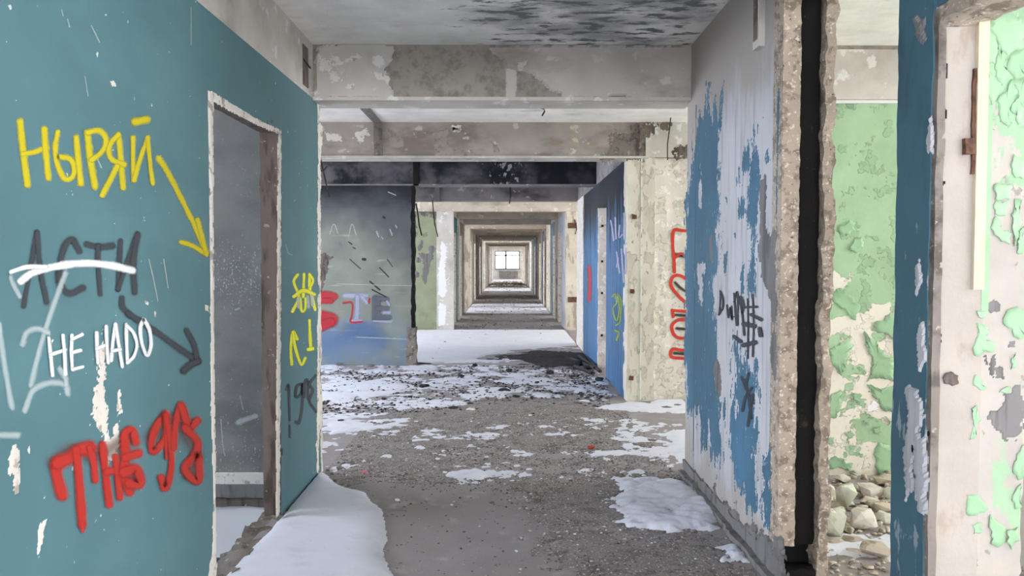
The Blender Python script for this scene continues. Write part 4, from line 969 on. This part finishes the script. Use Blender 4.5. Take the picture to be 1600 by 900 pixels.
def snow_grid(name, x0, x1, ya, yb, step, seed, label, hgt):
    xs = np.arange(x0, x1 + 1e-6, step); ys = np.arange(ya, yb + 1e-6, step)
    X, Y = np.meshgrid(xs, ys)
    s = field(snow_polys, X, Y, .12)
    fine = fnoise(X, Y, 2.1, seed, 7)
    ash = np.exp(-(((X - ash_center.x) / .75) ** 2 + ((Y - ash_center.y) / 1.2) ** 2))
    amp = np.where(field(snow_polys[:1], X, Y, .12) > .02, .25, 1.0)
    v = s - .62 * ash + amp * (.30 * fine + .20 * fnoise(X, Y, 11.0, seed + 3, 4)) - .52
    v = np.where(s < .02, -1, v)
    Z = np.where(v > 0, hgt * np.minimum(v, .9) / (.25 + np.minimum(v, .9)), v * .05)
    Z = np.clip(Z, -.006, 1)
    ny, nx = X.shape
    idx = -np.ones(X.shape, int)
    keep = Z > -.0055
    fm = (keep[:-1, :-1] | keep[1:, :-1] | keep[:-1, 1:] | keep[1:, 1:])
    fm &= (Z[:-1, :-1] > -.0059) | (Z[1:, 1:] > -.0059) | (Z[1:, :-1] > -.0059) | (Z[:-1, 1:] > -.0059)
    verts = []; faces = []
    def gi(i, j):
        if idx[i, j] < 0:
            idx[i, j] = len(verts); verts.append((X[i, j], Y[i, j], Z[i, j]))
        return int(idx[i, j])
    for i, j in zip(*np.nonzero(fm)):
        faces.append((gi(i, j), gi(i, j + 1), gi(i + 1, j + 1), gi(i + 1, j)))
    me = bpy.data.meshes.new(name); me.from_pydata(verts, [], faces); me.materials.append(m_snow)
    me.polygons.foreach_set('use_smooth', [True] * len(faces))
    o = link(name, me)
    tag(o, label, 'snow', kind='stuff')
    return o
snow_grid('snow', XL + .015, XR - .03, 3.0, 5.24, .018, 1, 'thin drifted snow on the floor beside the teal wall and the peeling blue wall', .055)
snow_grid('snow', -1.9, 1.9, 5.24, 7.96, .022, 2, 'thin patchy snow among the gravel between the two nearest beams', .028)
snow_grid('snow', -3.6, 1.26, 7.96, 10.72, .03, 3, 'bluish snow covering the hall floor before the smoky green wall', .03)
snow_grid('snow', -3.6, 1.26, 10.9, 16.25, .05, 9, 'smooth snow on the floor between the smoky green wall and the olive wall', .03)
snow_grid('snow', 1.53, 2.6, 3.5, 4.6, .04, 4, 'bright snow between rubble stones in the green room', .02)
def bounce_snow():  # unseen snow sheet added as a reflector to lighten the ceiling
    X, Y = np.meshgrid(np.arange(-6.3, 5.9, .15), np.arange(Y_NEAR + .1, 2.1, .15))
    v = .34 + .35 * fnoise(X, Y, .5, 31, 5)
    Z = np.clip(v * .06, -.006, .03); ny, nx = X.shape; verts = [(float(a), float(b), float(c)) for a, b, c in zip(X.ravel(), Y.ravel(), Z.ravel())]; faces = []
    for i in range(ny - 1):
        for j in range(nx - 1):
            q = (i * nx + j, i * nx + j + 1, (i + 1) * nx + j + 1, (i + 1) * nx + j)
            if max(verts[t][2] for t in q) > -.005: faces.append(q)
    me = bpy.data.meshes.new('snow'); me.from_pydata(verts, [], faces); me.materials.append(m_snow)
    tag(link('snow', me), 'unseen snow added behind the viewer to bounce light onto the ceiling', 'snow', kind='stuff')
bounce_snow()
# far snow in the open bays, also painting the daylight bands on the floor
def far_snow_and_light(ya, yb, seed, label, dens):
    xs = np.arange(-1.25, 1.26, .1); ys = np.arange(ya, yb, .12)
    X, Y = np.meshgrid(xs, ys); v = dens + .25 * fnoise(X, Y, 1.1, seed, 5)
    verts = [(float(x), float(y), max(-.01, .03 * float(q))) for x, y, q in zip(X.ravel(), Y.ravel(), v.ravel())]
    nx = len(xs); faces = []
    for i in range(len(ys) - 1):
        for j in range(nx - 1):
            q = (i * nx + j, i * nx + j + 1, (i + 1) * nx + j + 1, (i + 1) * nx + j)
            if max(verts[t][2] for t in q) > -.0099: faces.append(q)
    me = bpy.data.meshes.new('snow'); me.from_pydata(verts, [], faces); me.materials.append(m_snow)
    tag(link('snow', me), label, 'snow', kind='stuff')
far_snow_and_light(21.6, 27, 6, 'thin snow and painted daylight band on the corridor floor at the distant open bays', .12)
far_snow_and_light(38.5, 44, 7, 'snow strip and painted daylight band on the floor halfway to the end window', .2)
far_snow_and_light(56, 65, 8, 'snow and painted daylight band on the floor in front of the end window', .3)

# ash
def ash_patch():
    step = .05
    xs = np.arange(-.9, 1.27, step); ys = np.arange(8.3, 13.2, step)
    X, Y = np.meshgrid(xs, ys)
    ash = np.exp(-(((X - ash_center.x) / .75) ** 2 + ((Y - ash_center.y) / 1.0) ** 2))
    v = ash + .3 * fnoise(X, Y, 1.7, 17, 6) - .42
    Z = np.clip(v * .02, -.004, .012) + .001
    verts = [(float(a), float(b), float(c)) for a, b, c in zip(X.ravel(), Y.ravel(), Z.ravel())]
    nx = len(xs); faces = []
    for i in range(len(ys) - 1):
        for j in range(nx - 1):
            q = (i * nx + j, i * nx + j + 1, (i + 1) * nx + j + 1, (i + 1) * nx + j)
            if max(verts[t][2] for t in q) > -.0029: faces.append(q)
    me = bpy.data.meshes.new('ash'); me.from_pydata(verts, [], faces); me.materials.append(m_ash)
    tag(link('ash', me), 'black fire ash spread over the floor beside the blue wall', 'ash', kind='stuff')
ash_patch()

# chips
rng = np.random.default_rng(5)
chip_polys = [(.55, [(500, 640), (1075, 640), (1085, 762), (900, 772), (500, 752)]), (1.0, [(760, 748), (965, 745), (1010, 832), (860, 822)]), (.95, [(860, 818), (1010, 835), (1120, 850), (1240, 905), (880, 920)]),
    (.9, [(500, 665), (640, 650), (760, 655), (760, 700), (620, 735), (500, 740)]), (.75, [(760, 655), (1075, 655), (1075, 690), (900, 720), (760, 700)])]
dark_polys = [(1.0, [(200, 690), (500, 672), (640, 650), (800, 628), (966, 636), (945, 560), (840, 548), (640, 585), (480, 575), (200, 566)])]
def chips(name, n, x0, x1, ya, yb, polys, sizes, cols, seed, label, base=.05, soft=.15, z0=0.0):
    r = np.random.default_rng(seed)
    X = r.uniform(x0, x1, n); Y = r.uniform(ya, yb, n)
    D = field(polys, X, Y, soft)
    nz_ = np.array([noise.fractal(Vector((a * 2.6, b * 2.6, seed)), .9, 2, 4) for a, b in zip(X, Y)])
    k = r.uniform(0, 1, n) < (base + D * np.clip(.5 + .9 * nz_, 0, 1))
    X, Y = X[k], Y[k]; m = len(X)
    S = sizes[0] + (sizes[1] - sizes[0]) * r.uniform(0, 1, m) ** 3
    ang = r.uniform(0, 6.28, m); asp = r.uniform(.45, 1, m); th = r.uniform(.25, .6, m)
    V = np.zeros((m, 6, 3))
    for q, (a, b, c) in enumerate(((1, 0, .4), (0, 1, .45), (-1, 0, .35), (0, -1, .5), (.15, .1, 1), (0, 0, -.1))):
        jx = a + r.uniform(-.25, .25, m); jy = (b + r.uniform(-.25, .25, m)) * asp
        V[:, q, 0] = X + S * .5 * (jx * np.cos(ang) - jy * np.sin(ang)); V[:, q, 1] = Y + S * .5 * (jx * np.sin(ang) + jy * np.cos(ang))
        V[:, q, 2] = z0 + S * th * .8 * c
    tri = np.array([(0, 1, 4), (1, 2, 4), (2, 3, 4), (3, 0, 4), (1, 0, 5), (2, 1, 5), (3, 2, 5), (0, 3, 5)])
    Fc = (np.arange(m)[:, None, None] * 6 + tri[None]).reshape(-1, 3)
    me = bpy.data.meshes.new(name)
    me.vertices.add(m * 6); me.vertices.foreach_set('co', V.reshape(-1))
    me.loops.add(len(Fc) * 3); me.polygons.add(len(Fc))
    me.loops.foreach_set('vertex_index', Fc.reshape(-1))
    me.polygons.foreach_set('loop_start', np.arange(len(Fc)) * 3)
    me.update(calc_edges=True)
    pal = np.array([lin(c) for c in cols])
    ci = r.integers(0, len(cols), m); C = pal[ci].copy(); C[:, :3] *= r.uniform(.75, 1.2, (m, 1))
    at = me.color_attributes.new('Col', 'FLOAT_COLOR', 'POINT')
    at.data.foreach_set('color', np.repeat(C, 6, axis=0).reshape(-1))
    me.materials.append(m_chip)
    tag(link(name, me), label, 'debris', kind='stuff')
GREYS = [(140, 132, 128), (114, 106, 102), (160, 152, 148), (92, 84, 82), (206, 202, 200), (128, 116, 108), (104, 96, 92), (84, 78, 76), (120, 110, 104)]
def dirt_patch():
    step = .022
    X, Y = np.meshgrid(np.arange(XL + .02, XR - .05, step), np.arange(3.35, 8.6, step))
    extra = [(.8, [(430, 690), (640, 640), (800, 618), (960, 632), (900, 660), (700, 668), (500, 700)])]
    s = field(chip_polys + extra, X, Y, .2)
    v = s * .75 + .34 * fnoise(X, Y, 2.3, 21, 7) + .12 * fnoise(X, Y, 11.0, 23, 3) - .42
    Z = np.where(v > 0, .002 + .010 * np.minimum(v, .6), v * .04); Z = np.clip(Z, -.004, .02)
    ny, nx = X.shape; verts = []; faces = []; idx = -np.ones(X.shape, int)
    k = Z > -.0035; fm = k[:-1, :-1] | k[1:, :-1] | k[:-1, 1:] | k[1:, 1:]
    def gi(i, j):
        if idx[i, j] < 0: idx[i, j] = len(verts); verts.append((X[i, j], Y[i, j], Z[i, j]))
        return int(idx[i, j])
    for i, j in zip(*np.nonzero(fm)): faces.append((gi(i, j), gi(i, j + 1), gi(i + 1, j + 1), gi(i + 1, j)))
    me = bpy.data.meshes.new('dirt'); me.from_pydata(verts, [], faces); me.materials.append(m_dirt)
    tag(link('dirt', me), 'grey-brown dirt trodden over the nearest floor', 'dirt', kind='stuff')
dirt_patch()
chips('gravel', 95000, XL + .02, XR - .06, 3.3, 7.8, chip_polys, (.005, .026), GREYS, 3, 'fine grey gravel and plaster chips littering the nearest floor', .035)
chips('gravel', 12000, -3.2, 1.2, 7.2, 10.65, dark_polys, (.012, .06), [(60, 56, 58), (44, 42, 46), (86, 80, 80), (112, 104, 102), (70, 66, 72)], 4, 'dark charred chips scattered over the snow in the hall', .03)
chips('gravel', 2600, -1.1, 1.1, 13, 45.8, [(0, [(0, 700), (1, 700), (1, 701)])], (.02, .08), GREYS, 6, 'scattered rubble chips along the distant corridor floor', .5)
chips('gravel', 1600, 1.53, 2.6, 3.0, 5.1, [(0, [(0, 700), (1, 700), (1, 701)])], (.01, .05), [(196, 186, 170), (168, 156, 140), (214, 208, 196), (140, 128, 116)], 7, 'small pale rubble chips on the green room floor', .7)
chips('gravel', 2400, -1.1, 1.1, 46, 56, [(0, [(0, 700), (1, 700), (1, 701)])], (.05, .3), [(150, 140, 130), (196, 188, 176), (110, 102, 96)], 8, 'heaped rubble near the far end of the corridor', .6)

# ================================================================== single lumps and stones
def stone_mesh(name, dims, seed, mat, blocky=.5):
    rnd = random.Random(seed)
    bm = bmesh.new()
    for i in range(22):
        d = Vector((rnd.gauss(0, 1), rnd.gauss(0, 1), rnd.gauss(0, 1))).normalized()
        mx = max(abs(d.x), abs(d.y), abs(d.z))
        d = d.lerp(d / mx, blocky) * rnd.uniform(.86, 1.0)
        bm.verts.new((d.x * dims[0] / 2, d.y * dims[1] / 2, d.z * dims[2] / 2))
    r = bmesh.ops.convex_hull(bm, input=bm.verts)
    bmesh.ops.delete(bm, geom=[g for g in r['geom_interior'] if isinstance(g, bmesh.types.BMVert)], context='VERTS')
    lo = min(v.co.z for v in bm.verts)
    for v in bm.verts: v.co.z -= lo
    bmesh.ops.recalc_face_normals(bm, faces=bm.faces)
    me = bpy.data.meshes.new(name); bm.to_mesh(me); bm.free(); me.materials.append(mat)
    return me
def lump(name, px, py, w, h, mat, seed, label, cat, group=None, deep=1.0, blocky=.5, z=0.0, rot=None, tilt=0):
    """stone whose base meets the floor at pixel (px,py); w,h in pixels there"""
    p = on_z(px, py, z); k = p.y / F
    me = stone_mesh(name, (w * k, w * k * deep, max(h * k * .82, .006)), seed, mat, blocky)
    o = link(name, me)
    o.location = (p.x, p.y + w * k * deep * .35, z - .002)
    o.rotation_euler = (tilt, 0, rot if rot is not None else random.Random(seed).uniform(-.5, .5))
    tag(o, label, cat, group)
    return o
# rubble in the green room : the big, recognisable ones
big = [(1306, 842, 36, 52, m_stone_b, .55, .85, 'upright pale concrete block with a flat face in the green room'),
    (1326, 797, 28, 44, m_stone_b, .6, .7, 'tall pale wedge of concrete in the rubble behind the upright block'),
    (1367, 781, 36, 26, m_stone, .8, .6, 'broad flat pale slab piece near the top of the rubble'),
    (1388, 760, 32, 18, m_stone_c, .8, .5, 'tan rounded stone at the back against the green wall'),
    (1389, 783, 12, 26, m_stone_b, .8, .6, 'narrow upright stone beside the dark teal stub'),
    (1383, 801, 24, 20, m_stone_c, .9, .5, 'tan lump beside the dark teal stub'),
    (1361, 792, 26, 15, m_stone, .9, .5, 'low white stone in the middle of the rubble'),
    (1353, 831, 42, 40, m_stone, .7, .35, 'large bright white boulder in the rubble'),
    (1382, 820, 26, 22, m_stone_b, .9, .45, 'pale lump next to the bright white boulder'),
    (1334, 850, 32, 13, m_stone_c, .6, .4, 'flat brown-grey stone in front of the upright block'),
    (1303, 852, 30, 12, m_stone_c, .6, .4, 'low grey slab at the foot of the upright block'),
    (1373, 874, 42, 28, m_stone_c, .7, .6, 'tan angular block lying on the snow by itself'),
    (1298, 783, 16, 30, m_stone, .8, .6, 'pale stone against the broken wall end'),
    (1306, 795, 24, 14, m_stone_c, .9, .4, 'brownish stone under the tall wedge'),
    (1318, 756, 26, 14, m_stone, .8, .5, 'pale slab at the back of the rubble'),
    (1344, 772, 18, 15, m_stone_b, .9, .5, 'small greenish lump between the slabs'),
    (1328, 826, 14, 24, m_stone_c, .9, .4, 'crumbling brown lump beside the upright block')]
for i, (x, y, w, h, mt, dp, bk, lab) in enumerate(big):
    bk = .45 + .5 * bk
    lump('rubble_stone', x, y, w * 1.18, h * 1.15, mt, 400 + i, lab, 'stone', 'rubble in the green room', dp, bk, rot=.0 if i == 0 else None)
st = MB().tube([tuple(on_z(1323, 858, .01)), tuple(on_z(1338, 861, .012)), tuple(on_z(1353, 864, .01))], [.008, .013, .01]).build('stick', m_stone_c)
tag(st, 'short thin stick lying on the snow before the rubble', 'stick')
rnd = random.Random(77)
for i in range(70):
    x = rnd.uniform(1288, 1405); y = rnd.uniform(742, 836)
    lump('rubble_stone', x, y, rnd.uniform(8, 22), rnd.uniform(6, 15), rnd.choice((m_stone, m_stone_b, m_stone_c)), 450 + i, 'small pale stone among the rubble in the green room', 'stone', 'small rubble in the green room', .9, rnd.uniform(.5, .9))
for i in range(8):
    x = rnd.uniform(1286, 1400); y = rnd.uniform(872, 905)
    lump('rubble_stone', x, y, rnd.uniform(8, 22), rnd.uniform(3, 8), m_stone_c, 520 + i, 'flat tan stone on the bare floor of the green room opening', 'stone', 'flat stones at the opening', .9, .4)
# lumps on the corridor floor
for i, (x, y, w, h) in enumerate([(662, 606, 20, 8), (720, 590, 12, 7), (742, 573, 10, 7), (788, 613, 22, 8), (807, 621, 14, 5), (937, 597, 16, 10), (695, 536, 5, 4), (690, 540, 4, 3), (686, 546, 4, 3), (682, 553, 4, 3), (676, 562, 5, 4), (795, 582, 12, 8), (532, 660, 12, 7), (840, 600, 10, 6), (860, 585, 16, 8), (900, 572, 30, 12), (920, 578, 18, 10), (760, 612, 10, 5), (600, 625, 10, 5), (640, 622, 9, 5), (708, 640, 18, 6)]):
    lab = {0: 'broad black lump on the open snow before the smoky green wall', 1: 'rounded black lump in the middle of the hall floor', 3: 'long flat charred lump where the snow meets the gravel', 15: 'widest charred heap by the doorway in the blue wall', 12: 'dark lump in the gravel close to the end of the teal wall'}.get(i)
    if lab is None: lab = 'tiny black lump in the trail across the smooth snow' if 6 <= i <= 10 else 'charred black lump lying on the snow of the hall floor'
    lump('charred_lump', x, y, w, h, m_char, 540 + i, lab, 'debris', 'charred lumps in the hall', .9, .3)
for i, (x, y, w, h) in enumerate([(1040, 800, 16, 7), (1085, 833, 12, 7), (1055, 890, 18, 10), (1033, 858, 13, 8), (1068, 849, 12, 7), (1013, 832, 10, 5), (1073, 778, 14, 7), (1063, 771, 16, 5), (995, 759, 12, 5), (1103, 806, 24, 6), (915, 789, 12, 6), (1000, 698, 26, 4), (1065, 738, 9, 6), (593, 754, 8, 4), (768, 787, 10, 5), (497, 771, 14, 3), (1088, 808, 9, 5), (1070, 860, 10, 5), (1020, 690, 16, 5), (1042, 640, 22, 6), (1060, 636, 16, 5), (1020, 642, 14, 4), (965, 775, 9, 5), (880, 742, 9, 4), (1095, 845, 14, 6), (1110, 860, 12, 6), (640, 690, 8, 4), (560, 700, 10, 5), (525, 752, 10, 5), (545, 760, 7, 4), (530, 735, 14, 7), (548, 725, 10, 6), (518, 742, 8, 5)]):
    lab = {0: 'grey mortar lump in the middle of the snow patch before the peeling blue wall', 2: 'largest grey mortar lump near the lower edge of the view', 11: 'long thin mortar strip beside the red shard', 15: 'thin dark flake lying on the snow drift by the teal wall', 19: 'flat mortar slab on the snow under the red letters'}.get(i)
    if lab is None: lab = 'grey mortar lump at the corner of the teal wall' if i >= 28 else ('grey mortar lump at the foot of the white wall with red letters' if i in (20, 21) else ('grey mortar lump on the bare floor away from the walls' if x < 940 else 'grey mortar lump on the floor along the peeling blue wall'))
    lump('mortar_lump', x, y, w, h, m_greychunk, 580 + i, lab, 'debris', 'mortar lumps near the viewer', .9, .35)
for i, (x, y, w, h) in enumerate([(683, 719, 11, 4), (695, 740, 8, 5), (620, 783, 10, 4), (650, 660, 8, 3), (760, 715, 7, 3), (706, 790, 6, 3), (828, 650, 8, 3), (735, 642, 16, 5), (610, 640, 7, 3), (1056, 690, 8, 3)]):
    lump('plaster_shard', x, y, w, h, m_whiteshard, 640 + i, 'small white plaster shard on the grey floor', 'debris', 'white plaster shards', .9, .5)
lump('red_shard', 924, 702, 12, 8, m_redshard, 660, 'small red shard lying in the gravel', 'debris', None, .9, .5)
lump('pink_scrap', 568, 740, 12, 7, m_pink, 661, 'faded pink scrap near the end of the teal wall', 'debris', None, .9, .5)
# snow-capped stones at the foot of the smoky wall
for i, (x, y, w, h) in enumerate([(510, 566, 14, 8), (555, 565, 22, 8), (605, 566, 30, 9), (636, 568, 22, 10), (530, 572, 14, 6), (580, 573, 12, 5)]):
    lump('base_stone', x, y, w, h, m_greychunk, 670 + i, 'grey stone at the foot of the smoky green wall', 'stone', 'stones along the smoky wall', .6, .4)
# timber scraps by the blue wall
for i, (x, y, x2, y2) in enumerate([(892, 560, 930, 575), (905, 556, 938, 580), (898, 572, 925, 583)]):
    a, b = on_z(x, y, .02), on_z(x2, y2, .05)
    tag(MB().tube([tuple(a), tuple(b)], .025, 5).build('charred_batten', m_char), 'charred batten lying by the blue wall', 'timber', 'charred battens')

# ================================================================== wires and hooks
def wire(pts, r, label, name='hanging_wire', cat='wire', mat=m_iron):
    tag(MB().tube([tuple(p) for p in pts], r, 6).build(name, mat), label, cat)
wire([on_y(500, 244, 5.35), on_y(504, 262, 5.35), on_y(508, 280, 5.35), on_y(515, 308, 5.35)], .006, 'bent iron rod sticking out behind the end of the teal wall', 'iron_rod', 'rod')
wire([on_y(499, 268, 5.34), on_y(506, 266, 5.35), on_y(511, 260, 5.35)], .005, 'short iron hook crossing the bent rod at the teal wall', 'iron_rod', 'rod')
wire([on_y(650, 318, 10.9), on_y(653, 335, 10.9), on_y(655, 352, 10.9), on_y(659, 368, 10.9)], .012, 'dark hanging wire at the edge of the smoky green wall')
wire([on_y(676, 313, 13.5), on_y(677, 330, 13.5), on_y(679, 348, 13.5), on_y(684, 370, 13.5)], .011, 'dark hanging wire in front of the olive wall')
wire([on_y(834, 166, 5.6), on_y(850, 170, 5.6), on_y(851, 174, 5.6), on_y(847, 181, 5.6)], .006, 'small iron hook under the ceiling past the first beam', 'ceiling_hook', 'hook')
wire([on_y(1049, 165, 7.6), on_y(1047, 195, 7.7), on_y(1043, 225, 7.75), on_y(1043, 250, 7.75)], .006, 'thin cable hanging down the beam above the red letters')
wire([on_y(797, 293, YB(3) - .05), on_y(798, 305, YB(3) - .05), on_y(796, 318, YB(3) - .05)], .014, 'stub of cable on the grey beam in the middle of the corridor')
wire([on_y(898, 343, 16.285), on_y(901, 358, 16.285), on_y(899, 366, 16.285)], .014, 'iron stub on the cream column with rust bands', 'iron_rod', 'rod')
# bare tree outside
tr = empty('bare_tree', (-1.6, 78, -8.8)); tag(tr, 'pale bare tree outside the end window', 'tree')
MB().tube([(0, 0, 0), (.1, 0, 5), (0, 0, 10), (.2, 0, 14)], [.22, .16, .1, .03], 7).build('trunk', m_bark, tr)
rnd = random.Random(9)
for i in range(26):
    z = rnd.uniform(5, 13); a = rnd.uniform(0, 6.28); l = rnd.uniform(.8, 2.0)
    MB().tube([(.05, 0, z), (math.cos(a) * l * .6, math.sin(a) * l * .6, z + l * .5), (math.cos(a) * l, math.sin(a) * l, z + l * .6)], [.05, .03, .01], 5).build('branch', m_bark, tr)
